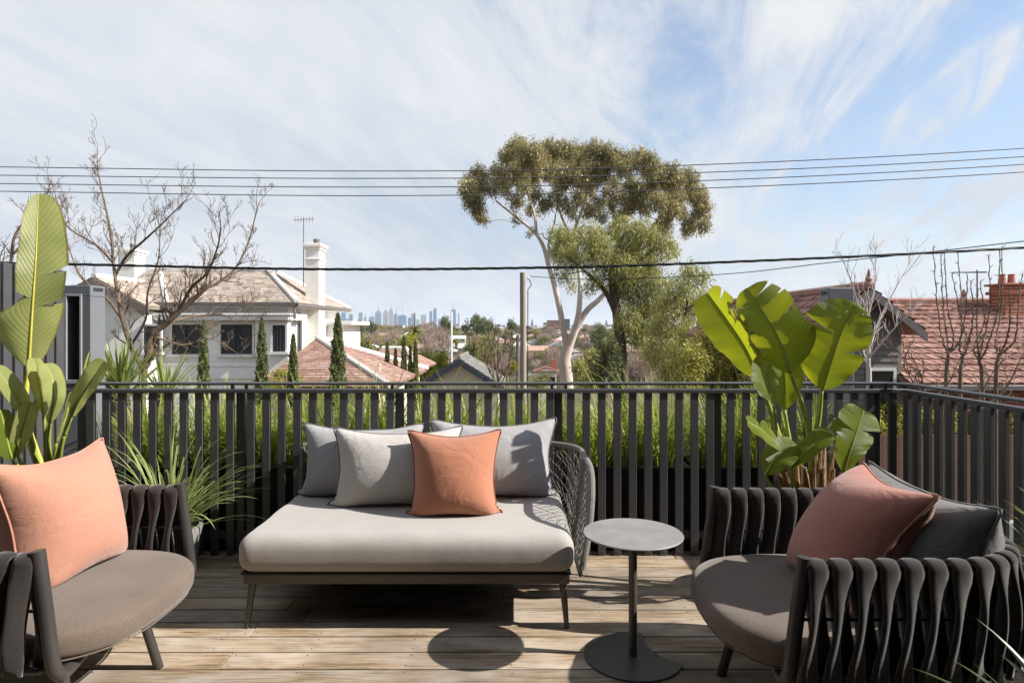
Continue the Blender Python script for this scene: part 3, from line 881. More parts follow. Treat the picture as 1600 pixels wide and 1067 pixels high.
# ------------------------------------------------------------------ potted plants on the deck
def m_paddle(name, lo, hi, tcol, trans):
    t = NT(name); uv = t.coord('UV')
    n = t.noise(t.pos(), 5, 4)
    w = t.N('ShaderNodeTexWave', bands_direction='X'); t.set(w, Scale=9.0, Distortion=.8, Detail=2.0, Detail_Scale=2.0); t.L(uv, w.inputs['Vector'])
    w2 = t.N('ShaderNodeTexWave', bands_direction='X'); t.set(w2, Scale=34.0, Distortion=.5, Detail=1.0); t.L(uv, w2.inputs['Vector'])
    vein = t.math('ADD', t.math('MULTIPLY', w.outputs[1], .35), t.math('MULTIPLY', w2.outputs[1], .35))
    c = t.ramp(t.math('ADD', t.math('MULTIPLY', n, .75), t.math('MULTIPLY', vein, .25)), (.30, lo), (.72, hi))
    sp = t.N('ShaderNodeSeparateXYZ'); t.L(uv, sp.inputs[0])
    edge = t.math('ABSOLUTE', sp.outputs[1])
    en = t.math('ADD', edge, t.math('MULTIPLY', t.noise(t.pos(), 30, 3), .12))
    c = t.mix(t.ramp(en, (.97, 0.0), (1.05, .9)), c, (.24, .16, .06))
    c = t.mix(t.ramp(t.noise(t.pos(), 16, 4, .7), (.66, 0.0), (.73, .55)), c, (.20, .15, .045))
    c = t.mix(t.ramp(t.noise(t.pos(), 3.5, 3), (.4, .25), (.6, 0.0)), c, (.07, .11, .02))          # dry brown margin
    t.col(c).pr(.36, 0, .45); t.bump(vein, .55, .006)
    tr = t.N('ShaderNodeBsdfTranslucent'); t.L(t.mix(1.0, t.mix(.4, tcol, c), t.ramp(vein, (.15, .72), (.45, 1.0)), 'MULTIPLY'), tr.inputs[0])
    mx = t.N('ShaderNodeMixShader'); mx.inputs[0].default_value = trans
    t.L(t.b.outputs[0], mx.inputs[1]); t.L(tr.outputs[0], mx.inputs[2]); t.L(mx.outputs[0], t.out.inputs[0])
    return t.mat
M_PAD = m_paddle('bright_paddle_leaf', (.10, .165, .012), (.235, .29, .022), (.56, .58, .015), .46)
M_PAD2 = m_paddle('pale_paddle_leaf', (.38, .42, .13), (.56, .58, .22), (.72, .74, .20), .42)
M_STALK = m_paint('leaf_stalk', (.26, .30, .055), .45, .25, 8, .2, 60)
M_STALKY = m_paint('yellow_midrib', (.50, .46, .08), .45, .15, 8, .1, 60)
M_SHEATH = m_bark('dry_sheath', (.10, .055, .028), (.42, .28, .16), 14, .25, .6)
def paddle_leaf(plant, mid, W, face, fold=.22, curl=.15, splits=((), ()), seed=0, mat=None, ribm=None, petiole=None, pr=.011, tip_r=.35, half=(1, 1), ripple=.03, lobe=(0, 0), peak=.42):
    """mid: world points base->tip of the midrib; face: direction the blade's upper side looks; splits: u positions of tears per half"""
    loc = plant.location; rg = random.Random(seed)
    path = catmull([Vector(p)-loc for p in mid], 10); k = len(path)
    face = Vector(face).normalized()
    def at(u):
        x = max(0, min(.9999, u))*(k-1); i = int(x); f = x-i
        p = path[i].lerp(path[i+1], f); t = (path[min(i+2, k-1)]-path[max(i-1, 0)]).normalized()
        n = (face-t*face.dot(t)).normalized()
        return p, t, n, t.cross(n)
    V = []; F = []; UV = []
    norm = (peak**.5)*((1-peak)**tip_r)
    def wid(u): return W*min(1.0, (max(u, 0)**.5)*((1-u)**tip_r)/norm) if u < 1 else 0
    NV = 7
    for hi_, sg in enumerate((-1, 1)):
        cuts = [0]+list(splits[hi_])+[1]
        for li in range(len(cuts)-1):
            ua, ub = cuts[li], cuts[li+1]; nu = max(3, int((ub-ua)*30)); b = len(V)
            xf = rg.uniform(-.25, .25) if len(cuts) > 2 else 0; xt = rg.uniform(-.10, .10) if len(cuts) > 2 else 0
            gap = rg.uniform(.10, .24) if len(cuts) > 2 else 0
            for i in range(nu+1):
                for j in range(NV+1):
                    v = j/NV; u0 = ua+(ub-ua)*i/nu; uc = (ua+ub)/2
                    u = uc+(u0-uc)*(1-gap*v**1.5) + xt*v*v*.3
                    p, t, n, s = at(u0*(1-v*.0)+(u-u0)*v)
                    w = wid(min(.9995, max(.0005, u)))*half[hi_]
                    if lobe[hi_] and u < .35: w += lobe[hi_]*(1-u/.35)*u/.35*4*.5
                    fo = fold+xf*v
                    r_ = v*w
                    q = p+s*(sg*r_*math.cos(fo))+n*(r_*math.sin(fo))+t*(r_*.30)
                    q += n*(-curl*r_*v + ripple*math.sin(u*23+seed*1.7+sg)*v*v*W*1.2 + .012*math.sin(u*61+seed)*v*W)
                    V.append(q); UV.append((u*1.0-.12*v, v*sg))
            for i in range(nu):
                for j in range(NV):
                    a = b+i*(NV+1)+j; q = (a, a+NV+1, a+NV+2, a+1)
                    F.append(q if sg > 0 else q[::-1])
    me = bpy.data.meshes.new('leaf'); me.from_pydata([tuple(v) for v in V], [], F)
    uvl = me.uv_layers.new(name='UVMap'); li = np.zeros(len(me.loops), np.int32); me.loops.foreach_get('vertex_index', li)
    uvl.data.foreach_set('uv', np.array(UV, np.float32)[li].ravel())
    o = finish(me, 'leaf', mat or M_PAD, plant, True)
    kk = len(path)
    rr = [.0075*(1-.85*i/(kk-1))+.0008 for i in range(kk)]
    MB().tube([p-(face*.001) for p in path], rr, 6).build('midrib', ribm or M_STALK, o, True)
    if petiole:
        pp = catmull([Vector(p)-loc for p in petiole]+[path[0]], 6)
        n = len(pp); MB().tube(pp, [pr*(1.7-1.0*i/(n-1)) for i in range(n)], 8).build('petiole', ribm or M_STALK, o, True)
    return o
def pot(name, label, c, r, h, mat, flare=1.15):
    t = thing(name, label, 'pot', (c[0], c[1], 0))
    MB().lathe([(r*.80, .002), (r*.92, .02), (r*.97, h*.3), (r*1.0*flare**.5, h*.7), (r*flare, h-.012), (r*flare, h), (r*flare-.022, h), (r*flare-.03, h-.05)], 36).build('shell', mat, t, True, sharp=45)
    MB().lathe([(r*flare-.032, h-.05), (.01, h-.035)], 36, cap=True).build('soil', M_SOIL, t, True)
    return t
M_STONE = m_paint('grey_stone_pot', (.23, .225, .22), .85, .35, 9, .5, 50)
M_DKPOT = m_paint('charcoal_pot', (.035, .034, .034), .7, .2, 6, .2, 50)
# right bird of paradise
RPX, RPY = 1.63, 3.48
pot('round_pot', 'charcoal pot behind the right club chair holding the broad-leaved plant', (RPX, RPY), .20, .40, M_DKPOT)
D = 3.48
rp = thing('bird_of_paradise', 'bright green bird of paradise with broad upright paddle leaves behind the right chair', 'plant', (RPX, RPY, .36))
Q = lambda x, y, d=D: P(x, y, d)
paddle_leaf(rp, [Q(1235, 584, 3.42), Q(1217, 530, 3.43), Q(1194, 490, 3.46), Q(1168, 450, 3.52)], .165, (-.35, -.82, .25), .12, .10, ((.45, .78), (.5, .72, .86)), 3,
            petiole=[Q(1271, 740, 3.45), Q(1267, 690, 3.44), Q(1252, 630, 3.43)], pr=.013, half=(.80, 1.0), lobe=(0, .10), tip_r=.5, peak=.36)
paddle_leaf(rp, [Q(1284, 610, 3.40), Q(1300, 560, 3.38), Q(1316, 515, 3.36), Q(1337, 474, 3.36)], .175, (-.28, -.90, .22), .18, .12, ((.58, .80), (.40, .88,)), 7,
            petiole=[Q(1268, 740, 3.47), Q(1273, 690, 3.44), Q(1280, 650, 3.42)], pr=.013, half=(1.12, .85), tip_r=.60, peak=.36)
paddle_leaf(rp, [Q(1188, 592, 3.55), Q(1165, 543, 3.57), Q(1140, 505, 3.60), Q(1106, 458, 3.66)], .145, (-.86, -.30, .35), .55, .05, ((), (.30, .45, .60, .72, .85)), 11,
            petiole=[Q(1232, 745, 3.50), Q(1216, 680, 3.52), Q(1200, 630, 3.54)], pr=.013)
paddle_leaf(rp, [Q(1209, 628, 3.38), Q(1200, 608, 3.40), Q(1196, 585, 3.44), Q(1206, 563, 3.48)], .10, (.35, -.85, .2), .35, .35, ((), (.6,)), 13,
            petiole=[Q(1222, 740, 3.46), Q(1213, 680, 3.42)], pr=.011)
paddle_leaf(rp, [Q(1228, 700, 3.40), Q(1210, 690, 3.36), Q(1190, 672, 3.33), Q(1168, 658, 3.32)], .075, (.1, -.6, .8), .35, .3, ((), (.7,)), 15, petiole=[Q(1238, 750, 3.44)], pr=.009)
paddle_leaf(rp, [Q(1196, 742, 3.30), Q(1208, 722, 3.30), Q(1224, 706, 3.31), Q(1243, 694, 3.33)], .080, (-.2, -.7, .6), .25, .2, ((), ()), 17, petiole=[Q(1218, 775, 3.40), Q(1205, 760, 3.34)], pr=.008)
paddle_leaf(rp, [Q(1238, 730, 3.28), Q(1256, 708, 3.27), Q(1276, 690, 3.27), Q(1297, 676, 3.28)], .060, (-.3, -.8, .5), .55, .2, ((), ()), 19, petiole=[Q(1240, 775, 3.40), Q(1237, 750, 3.31)], pr=.008)
paddle_leaf(rp, [Q(1318, 738, 3.25), Q(1328, 705, 3.24), Q(1338, 676, 3.25), Q(1350, 642, 3.28)], .12, (.12, -.95, .15), .10, .12, ((.42, .66, .84), (.72,)), 23,
            petiole=[Q(1298, 790, 3.42), Q(1308, 765, 3.33)], pr=.009)
paddle_leaf(rp, [Q(1226, 640, 3.62), Q(1226, 600, 3.64), Q(1222, 560, 3.66), Q(1212, 515, 3.68)], .11, (-.3, -.9, .2), .30, .2, ((.5,), (.6,)), 29,
            petiole=[Q(1245, 745, 3.55), Q(1234, 690, 3.58)], pr=.011)
rg = random.Random(9)
for i in range(44):                                   # old cut stalks and dry sheaths round the base
    a = rg.uniform(0, 2*PI); r = rg.uniform(.02, .165)
    x, y = RPX-.03+r*math.cos(a)*1.05, RPY+r*math.sin(a)*.55-.03
    h = rg.uniform(.26, .50)*(1-1.2*r); w = rg.uniform(.020, .040)
    pts = [(x, y, .34), (x+.02*math.cos(a), y+.02*math.sin(a), .34+h*.5), (x+(.05+.12*r)*math.cos(a)+rg.uniform(-.02, .02), y+.05*math.sin(a), .34+h+.04)]
    child(MB().tube(catmull(pts, 3), [w, w*.95, w*.9, w*.8, w*.7, w*.5, w*.28], 6, ell=(1, .45)), 'dry_sheath', M_SHEATH, rp, True)
# left bird of paradise
LPX, LPY = -2.47, 3.42
pot('round_pot', 'charcoal pot in the left corner of the deck behind the peach cushion', (LPX, LPY), .17, .36, M_DKPOT)
lp = thing('bird_of_paradise', 'pale bird of paradise with one tall split leaf beside the left screen', 'plant', (LPX, LPY, .32))
paddle_leaf(lp, [Q(45, 575, 3.33), Q(50, 490, 3.31), Q(56, 400, 3.31), Q(60, 303, 3.36)], .132, (.35, -.92, .12), .12, .10, ((.42,), (.37, .55)), 31, M_PAD2, M_STALKY,
            [Q(66, 740, 3.40), Q(40, 660, 3.36), Q(40, 615, 3.34)], .014, half=(.62, 1.12), lobe=(.22, 0), tip_r=.42, peak=.5)
paddle_leaf(lp, [Q(42, 655, 3.30), Q(32, 630, 3.27), Q(16, 605, 3.25), Q(-8, 572, 3.25)], .055, (.8, -.45, .4), .35, .2, ((), ()), 33, M_PAD2, M_STALK, [Q(62, 740, 3.38), Q(50, 690, 3.33)], .010)
paddle_leaf(lp, [Q(68, 645, 3.28), Q(64, 615, 3.27), Q(58, 590, 3.27), Q(52, 560, 3.29)], .050, (.8, -.55, .2), .5, .2, ((), ()), 35, M_PAD2, M_STALK, [Q(74, 740, 3.38), Q(72, 690, 3.31)], .010)
paddle_leaf(lp, [Q(78, 660, 3.24), Q(84, 625, 3.23), Q(82, 595, 3.24), Q(72, 568, 3.27)], .058, (.8, -.55, .15), .35, .25, ((), ()), 37, M_PAD2, M_STALK, [Q(80, 745, 3.36), Q(76, 700, 3.28)], .010)
paddle_leaf(lp, [Q(112, 650, 3.22), Q(124, 625, 3.19), Q(142, 597, 3.17), Q(163, 563, 3.17)], .058, (.35, -.7, .6), .45, .15, ((), ()), 39, M_PAD2, M_STALK, [Q(84, 740, 3.36), Q(96, 695, 3.27)], .010)
paddle_leaf(lp, [Q(100, 680, 3.24), Q(116, 640, 3.22), Q(130, 605, 3.21), Q(142, 548, 3.22)], .022, (.2, -.9, .2), 1.0, .1, ((), ()), 41, M_PAD2, M_STALK, [Q(88, 745, 3.36), Q(94, 710, 3.28)], .009)
paddle_leaf(lp, [Q(28, 712, 3.26), Q(30, 690, 3.24), Q(38, 660, 3.23), Q(48, 628, 3.25)], .050, (.8, -.55, .2), .3, .2, ((), ()), 43, M_PAD2, M_STALK, [Q(52, 745, 3.38), Q(36, 728, 3.30)], .009)
paddle_leaf(lp, [Q(20, 720, 3.22), Q(14, 700, 3.20), Q(8, 670, 3.20), Q(0, 640, 3.22)], .055, (.8, -.55, .2), .2, .2, ((), (.5,)), 45, M_PAD, M_STALK, [Q(50, 750, 3.36)], .009)
paddle_leaf(lp, [Q(88, 690, 3.30), Q(98, 665, 3.30), Q(106, 640, 3.31), Q(112, 612, 3.33)], .045, (-.6, -.5, .4), .4, .2, ((), ()), 47, M_PAD2, M_STALK, [Q(80, 745, 3.40)], .009)
# grass tuft in the stone pot
pot('round_pot', 'grey stone pot by the railing behind the left club chair', (-2.06, 3.86), .155, .255, M_STONE)
M_TUFT = m_leaf('pale_grass_leaf', (.17, .22, .06), (.42, .46, .20), .36, .4, .45, (.5, .58, .14), 3.0)
def tuft(name, label, c, z, n, ln, lean, w, droop, seed, mat, rad=.07, sector=None):
    rg = random.Random(seed); sp = []
    for i in range(n):
        a = rg.uniform(0, 2*PI) if sector is None else rg.uniform(*sector); r = rad*rg.random()**.5
        sp.append(((r*math.cos(a), r*math.sin(a), 0), a+rg.uniform(-.4, .4), abs(rg.gauss(lean[0], lean[1])), rg.uniform(*ln), rg.uniform(*w), rg.uniform(*droop)))
    V, F = blade_mesh(sp, 9)
    t = thing(name, label, 'plant', (c[0], c[1], z))
    o = npmesh('blades', V, F, mat, t, True); tag(o, kind='stuff')
    return t
tuft('grass_plant', 'arching pale green grass in the stone pot behind the left chair', (-2.06, 3.84), .21, 190, (.34, .72), (.40, .30), (.009, .016), (.5, 1.8), 51, M_TUFT, .09)
# plants at the right edge of the deck
M_SPIKE = m_leaf('dark_spike_leaf', (.018, .032, .012), (.06, .095, .03), .15, .35, .5, (.12, .18, .03), 3.0)
pot('round_pot', 'charcoal pot under the dark spiky plant by the right chair', (1.62, 1.72), .13, .24, M_DKPOT)
tuft('spiky_plant', 'dark green spiky plant at the bottom right corner', (1.62, 1.72), .20, 80, (.30, .50), (.75, .35), (.018, .032), (.1, .8), 53, M_SPIKE, .04)
pot('round_pot', 'charcoal pot by the right railing beside the right chair back', (2.25, 2.50), .14, .36, M_DKPOT)
tuft('grass_plant', 'thin yellow-green grass by the right railing', (2.22, 2.50), .32, 70, (.40, .68), (.45, .28), (.004, .008), (.8, 1.9), 55, M_TUFT, .05)
# ------------------------------------------------------------------ terrain
PROF = [(-4000, -3.2), (0, -3.2), (16, -3.3), (30, -4.4), (60, -7.2), (100, -11), (150, -15), (220, -17), (320, -16), (450, -12), (600, -7), (800, -2.5), (1050, .6), (1300, -2), (2200, -12), (30000, -14)]
def terr(x, y):
    xs = [p[0] for p in PROF]; zs = [p[1] for p in PROF]
    z = np.interp(y, xs, zs)
    return z + np.where(np.asarray(y) > 60, vnoise(np.asarray(x)*.011, np.asarray(y)*.009, 0, 4)*np.clip((np.asarray(y)-60)/300, 0, 1)*1.6, 0)
def tz(x, y): return float(terr(x, y))
def m_ground():
    t = NT('grassy_ground'); p = t.pos()
    n = t.noise(p, .02, 5); n2 = t.noise(p, .6, 5)
    t.col(t.mix(t.ramp(n2, (.35, .2), (.65, .9)), t.ramp(n, (.35, (.07, .075, .03)), (.6, (.13, .095, .065))), (.10, .085, .05))).pr(.95, 0, .1)
    t.bump(n2, .6, .2); return t.mat
xs = np.concatenate([-np.geomspace(16000, 12, 36), np.linspace(-9, 9, 7), np.geomspace(12, 16000, 36)])
ys = np.concatenate([-np.geomspace(3500, 10, 12), np.linspace(0, 30, 11), np.geomspace(36, 20000, 90)])
GX, GY = np.meshgrid(xs, ys, indexing='ij')
GZ = terr(GX, GY); V = np.stack([GX, GY, GZ], -1).reshape(-1, 3)
ii = np.arange(len(xs)*len(ys)).reshape(len(xs), len(ys))
F = np.stack([ii[:-1, :-1], ii[1:, :-1], ii[1:, 1:], ii[:-1, 1:]], -1).reshape(-1, 4)
g = npmesh('ground', V, F, m_ground(), None, True); tag(g, kind='structure')
M_ASPH = m_paint('asphalt', (.055, .054, .053), .9, .25, 3, .5, 60)
M_KERB = m_paint('kerb_concrete', (.30, .29, .27), .85, .2, 4, .3, 40)
r_ = MB().box(-60, 60, 6.0, 10.2, -3.5, -3.17).build('road', M_ASPH); tag(r_, kind='structure')
for a in (5.85, 10.2):
    k_ = MB().cbox(-60, 60, a, a+.15, -3.5, -3.05, .02).build('kerb', M_KERB); tag(k_, kind='structure')
fp = MB().box(-60, 60, 10.36, 11.2, -3.5, -3.06).build('footpath', M_KERB); tag(fp, kind='structure')
# ------------------------------------------------------------------ shared building helpers
M_WHITE = m_paint('white_render', (.80, .775, .725), .8, .13, 1.1, .15, 25)
M_CREAM = m_paint('cream_render', (.66, .60, .50), .8, .08, .8, .15, 25)
M_TRIM = m_paint('white_trim', (.72, .71, .69), .55, .06, 2, .05, 40)
M_NAVY = m_paint('navy_barge', (.030, .036, .055), .5, .15)
M_GUT = m_paint('grey_gutter', (.15, .13, .125), .5, .15)
M_LOUV = m_paint('dark_louvre', (.040, .042, .050), .5, .15)
M_LEAD = m_paint('pale_ridge_cap', (.62, .60, .57), .6, .15, 2)
M_BRICK = NT('red_brick')
def _brick(t):
    b = t.N('ShaderNodeTexBrick'); t.set(b, Scale=1.0, Mortar_Size=.012, Brick_Width=.23, Row_Height=.086)
    b.inputs['Color1'].default_value = (.36, .10, .05, 1); b.inputs['Color2'].default_value = (.26, .07, .04, 1); b.inputs['Mortar'].default_value = (.35, .28, .22, 1)
    t.L(t.map(t.coord(), (1, 1, 1), rot=(R(90), 0, 0)), b.inputs['Vector']); t.col(b.outputs[0]).pr(.9, 0, .2); return t.mat
M_BRICK = _brick(M_BRICK)
def m_tile(name, lo, hi, lichen=None, scale=1.4):
    t = NT(name); p = t.coord(); g = t.N('ShaderNodeNewGeometry')
    n = t.noise(p, scale, 6, .65); r = g.outputs['Random Per Island']
    c = t.ramp(t.math('ADD', t.math('MULTIPLY', n, .5), t.math('MULTIPLY', r, .5)), (.25, lo), (.75, hi))
    if lichen: c = t.mix(t.ramp(t.noise(p, scale*2.3, 5, .7), (.52, 0.0), (.68, .7)), c, lichen)
    t.col(c).pr(.8, 0, .25); t.bump(t.noise(p, 30, 4), .3, .02); return t.mat
M_SLATE = m_tile('brown_slate', (.25, .20, .165), (.46, .385, .32), (.50, .45, .385))
M_TERRA_T = m_tile('terracotta_shingle', (.21, .12, .095), (.36, .225, .18), (.44, .35, .31))
M_REDTILE = m_tile('red_clay_tile', (.20, .10, .078), (.35, .195, .155), (.42, .31, .265))
M_GREYT = m_tile('grey_tile', (.12, .115, .11), (.24, .23, .22))
def tiles(mb, e0, e1, r1, r0, th=.30, tw=.25, wave=0.0, lift=.03):
    """courses of tiles on the plane eave e0-e1, ridge r0-r1; every tile a small raised piece"""
    e0, e1, r1, r0 = map(Vector, (e0, e1, r1, r0))
    nrm = (e1-e0).cross(r0-e0).normalized()
    if nrm.z < 0: nrm = -nrm
    H = ((r0+r1)/2-(e0+e1)/2).length; n = max(2, round(H/th)); rg = random.Random(int(abs(e0.x*31+e0.y*17))+n)
    for k in range(n):
        t0, t1 = k/n, (k+1.12)/n; t1 = min(1, t1)
        a0, b0 = e0.lerp(r0, t0), e1.lerp(r1, t0); a1, b1 = e0.lerp(r0, t1), e1.lerp(r1, t1)
        m = max(1, round((b0-a0).length/tw)); off = .5/m if k % 2 else 0
        for j in range(m):
            u0, u1 = j/m, (j+.97)/m
            if u1-u0 < 1e-4: continue
            l = lift*rg.uniform(.8, 1.25)
            p = [a0.lerp(b0, u0)+nrm*l, a0.lerp(b0, u1)+nrm*l, a1.lerp(b1, u1)+nrm*.004, a1.lerp(b1, u0)+nrm*.004]
            if wave:
                pm0, pm1 = a0.lerp(b0, u0+(u1-u0)*.6)+nrm*(l-wave), a1.lerp(b1, u0+(u1-u0)*.6)+nrm*(.004-wave*.6)
                mb.add([p[0], pm0, p[1], p[2], pm1, p[3], p[0]-nrm*l, pm0-nrm*(l-wave)*1.0, p[1]-nrm*l], [(0, 1, 4, 5), (1, 2, 3, 4), (6, 7, 1, 0), (7, 8, 2, 1)])
            else:
                mb.add(p+[p[0]-nrm*l, p[1]-nrm*l], [(0, 1, 2, 3), (4, 5, 1, 0)])
    return mb
def roof_part(name, mat, par, planes, caps=(), capm=None, thick=.10, capr=.09, **kw):
    base = MB(); tl = MB()
    for pl in planes:
        q = [Vector(p) for p in pl]
        nrm = (q[1]-q[0]).cross(q[2]-q[0])
        if nrm.z < 0: q = q[::-1]
        base.slab([p-Vector((0, 0, .02)) for p in q], -thick); tiles(tl, *pl, **kw)
    b = child(base, name, mat, par)
    loc = b.parent.location; tl.v = [(x-loc[0], y-loc[1], z-loc[2]) for x, y, z in tl.v]
    o = tl.build('roof_tiles', mat, b); tag(o, kind='stuff')
    for a, c in caps:
        cp = MB().tube([Vector(a)+Vector((0, 0, .03)), Vector(c)+Vector((0, 0, .03))], capr, 6)
        cp.v = [(x-loc[0], y-loc[1], z-loc[2]) for x, y, z in cp.v]
        cp.build('ridge_cap', capm or mat, b)
    return b
def louvre_window(par, x0, x1, z0, z1, y, nrm='-y', leaves=2, sill=True):
    """dark louvred shutters in a white frame on a wall facing -y (or +x at x0=y position)"""
    dep = .10
    def B(mb, u0, u1, d0, d1, z0, z1):
        if nrm == '-y': mb.box(u0, u1, y-d1, y-d0, z0, z1)
        else: mb.box(y+d0, y+d1, u0, u1, z0, z1)
    w = child_b(lambda m: B(m, x0, x1, .002, .012, z0, z1), 'window', M_LOUV, par)
    lv = MB(); n = int((z1-z0)/.085)
    for k in range(leaves):
        a, b = x0+(x1-x0)*k/leaves+.03, x0+(x1-x0)*(k+1)/leaves-.03
        for i in range(n): B(lv, a+.04, b-.04, .014, .045, z0+(z1-z0)*(i+.2)/n, z0+(z1-z0)*(i+.62)/n)
        B(lv, a, a+.04, .013, .055, z0+.01, z1-.01); B(lv, b-.04, b, .013, .055, z0+.01, z1-.01)
    sub(lv, 'shutter', M_LOUV, w)
    fr = MB(); B(fr, x0-.07, x0, .001, .06, z0-.01, z1+.07); B(fr, x1, x1+.07, .001, .06, z0-.01, z1+.07); B(fr, x0+.001, x1-.001, .001, .059, z1, z1+.069)
    sub(fr, 'frame', M_TRIM, w)
    if sill: s = MB(); B(s, x0-.12, x1+.12, .001, .14, z0-.10, z0-.011); sub(s, 'sill', M_TRIM, w)
def child_b(fn, name, mat, par):
    m = MB(); fn(m); return child(m, name, mat, par)
def sub(mb, name, mat, part, smooth=False):
    loc = part.parent.location; mb.v = [(x-loc[0], y-loc[1], z-loc[2]) for x, y, z in mb.v]
    return mb.build(name, mat, part, smooth)
# ------------------------------------------------------------------ left villa
HX, HY = -7.70, 22.0
vil = thing('villa', 'white two-storey villa with brown slate hip roof and dark louvred shutters', 'house', (-14, 24, -4.4))
child(MB().box(-21, HX, HY, 28, -4.6, 2.22), 'wall', M_WHITE, vil)
EZ = 2.30; RZ = 3.64; xr = -7.25; yf = 21.55; yb = 28.5; ry = 24.6
roof_part('roof', M_SLATE, vil, [((-13.9, yf, EZ), (xr, yf, EZ), (-9.38, ry, RZ), (-13.9, ry, RZ)),
                                 ((xr, yf, EZ), (xr, yb, EZ), (-9.38, ry+.9, RZ), (-9.38, ry, RZ)),
                                 ((xr, yb, EZ), (-13.9, yb, EZ), (-13.9, ry, RZ), (-9.38, ry+.9, RZ))],
          [((xr, yf, EZ), (-9.38, ry, RZ)), ((-13.9, ry, RZ), (-9.38, ry, RZ)), ((xr, yb, EZ), (-9.38, ry+.9, RZ))], M_LEAD, th=.20, tw=.28, lift=.02)
child(MB().cbox(-13.9, xr+.05, yf-.10, yf-.002, EZ-.13, EZ-.005, .01).cbox(xr+.002, xr+.10, yf-.10, yb, EZ-.131, EZ-.006, .01), 'gutter', M_GUT, vil)
child(MB().box(-13.9, xr, yf, yb, EZ-.16, EZ-.132), 'soffit', M_TRIM, vil)
child(MB().tube([(xr-.05, yf-.05, EZ-.13), (xr-.05, yf-.05, 1.75)], .05, 8), 'downpipe', M_GUT, vil)
# gabled wing on the left
wx, wy, wz = -13.55, 20.7, 3.10
roof_part('wing_roof', M_SLATE, vil, [((wx+1.75, wy, 2.15), (wx+1.75, 26, 2.15), (wx, 26, wz), (wx, wy, wz)), ((wx-2.6, 26, 1.75), (wx-2.6, wy, 1.75), (wx, wy, wz), (wx, 26, wz))],
          [((wx, wy, wz), (wx, 26, wz)), ((-13.4, 24.4, 3.5), (wx+1.95, 21.5, 2.25))], M_LEAD, th=.20, tw=.28, lift=.02)
child(MB().slab([(wx, wy-.01, wz-.06), (wx, wy-.01, wz-.34), (wx+1.8, wy-.01, 1.84), (wx+1.8, wy-.01, 2.12)], .06).slab([(wx, wy-.01, wz-.06), (wx-2.6, wy-.01, 1.70), (wx-2.6, wy-.01, 1.42), (wx, wy-.01, wz-.34)], .06), 'bargeboard', M_GUT, vil)
child(MB().add([(wx-2.3, wy+.3, -4.6), (wx+1.5, wy+.3, -4.6), (wx+1.5, wy+.3, 2.0), (wx, wy+.3, wz-.2), (wx-2.3, wy+.3, 1.85),
                (wx-2.3, HY-.01, -4.6), (wx+1.5, HY-.01, -4.6), (wx+1.5, HY-.01, 2.0), (wx, HY-.01, wz-.2), (wx-2.3, HY-.01, 1.85)],
               [(0, 1, 2, 3, 4), (1, 6, 7, 2), (5, 0, 4, 9)]), 'wing_wall', M_WHITE, vil)
# enclosed balcony fascia, string courses, windows
child(MB().cbox(-12.3, HX+.22, HY-.55, HY-.02, 1.70, 1.86, .02).cbox(-12.3, HX+.30, HY-.62, HY-.021, 1.862, 1.93, .015), 'fascia', M_TRIM, vil)
child(MB().cbox(HX+.001, HX+.28, HY-.018, HY+1.2, 1.70, 1.92, .015), 'fascia', M_TRIM, vil)
for a, b in ((346, 395), (270, 315)):
    louvre_window(vil, (a-800)*.022, (b-800)*.022, 1.45-(553-512)*.022, 1.45-(507-512)*.022, HY)
louvre_window(vil, (226-800)*.021, (251-800)*.021, 1.45-(550-512)*.021, 1.45-(509-512)*.021, wy+.3)
child(MB().cbox(-8.75, HX+.10, HY-.22, HY-.02, -4.6, 1.69, .02), 'corner_pier', M_WHITE, vil)
louvre_window(vil, (427-800)*.0218, (447-800)*.0218, 1.45-(549-512)*.0218, 1.45-(508-512)*.0218, HY-.221, leaves=2)
child(MB().cbox(-12.2, -8.76, HY-.13, HY-.02, .12, .26, .02).cbox(-12.2, -8.76, HY-.09, HY-.02, -.30, .119, .01), 'string_course', M_TRIM, vil)
for c, w, z0, z1, arch in ((23.0, .55, -.3, 1.72, True), (24.35, .32, .78, 1.72, False), (26.0, .32, .85, 1.75, False)):
    w_ = child(MB().box(HX+.002, HX+.012, c-w/2, c+w/2, z0, z1), 'window', M_GLASSD, vil)
    fr = MB()
    for a in (c-w/2-.08, c+w/2): fr.box(HX+.001, HX+.07, a, a+.08, z0-.02, z1)
    if arch:
        pts = [(HX+.035, c+(w/2+.04)*math.cos(t), z1+(w/2+.04)*math.sin(t)) for t in [PI*i/10 for i in range(11)]]
        fr.tube(pts, .05, 6)
        sub(MB().add([(HX+.008, c, z1)]+[(HX+.008, c+w/2*math.cos(t), z1+w/2*math.sin(t)) for t in [PI*i/10 for i in range(11)]], [(0, i, i+1) for i in range(1, 11)]), 'pane', M_GLASSD, w_)
    else: fr.box(HX+.001, HX+.069, c-w/2-.07, c+w/2+.07, z1+.001, z1+.08)
    fr.box(HX+.001, HX+.12, c-w/2-.1, c+w/2+.1, z0-.12, z0-.021); sub(fr, 'frame', M_TRIM, w_)
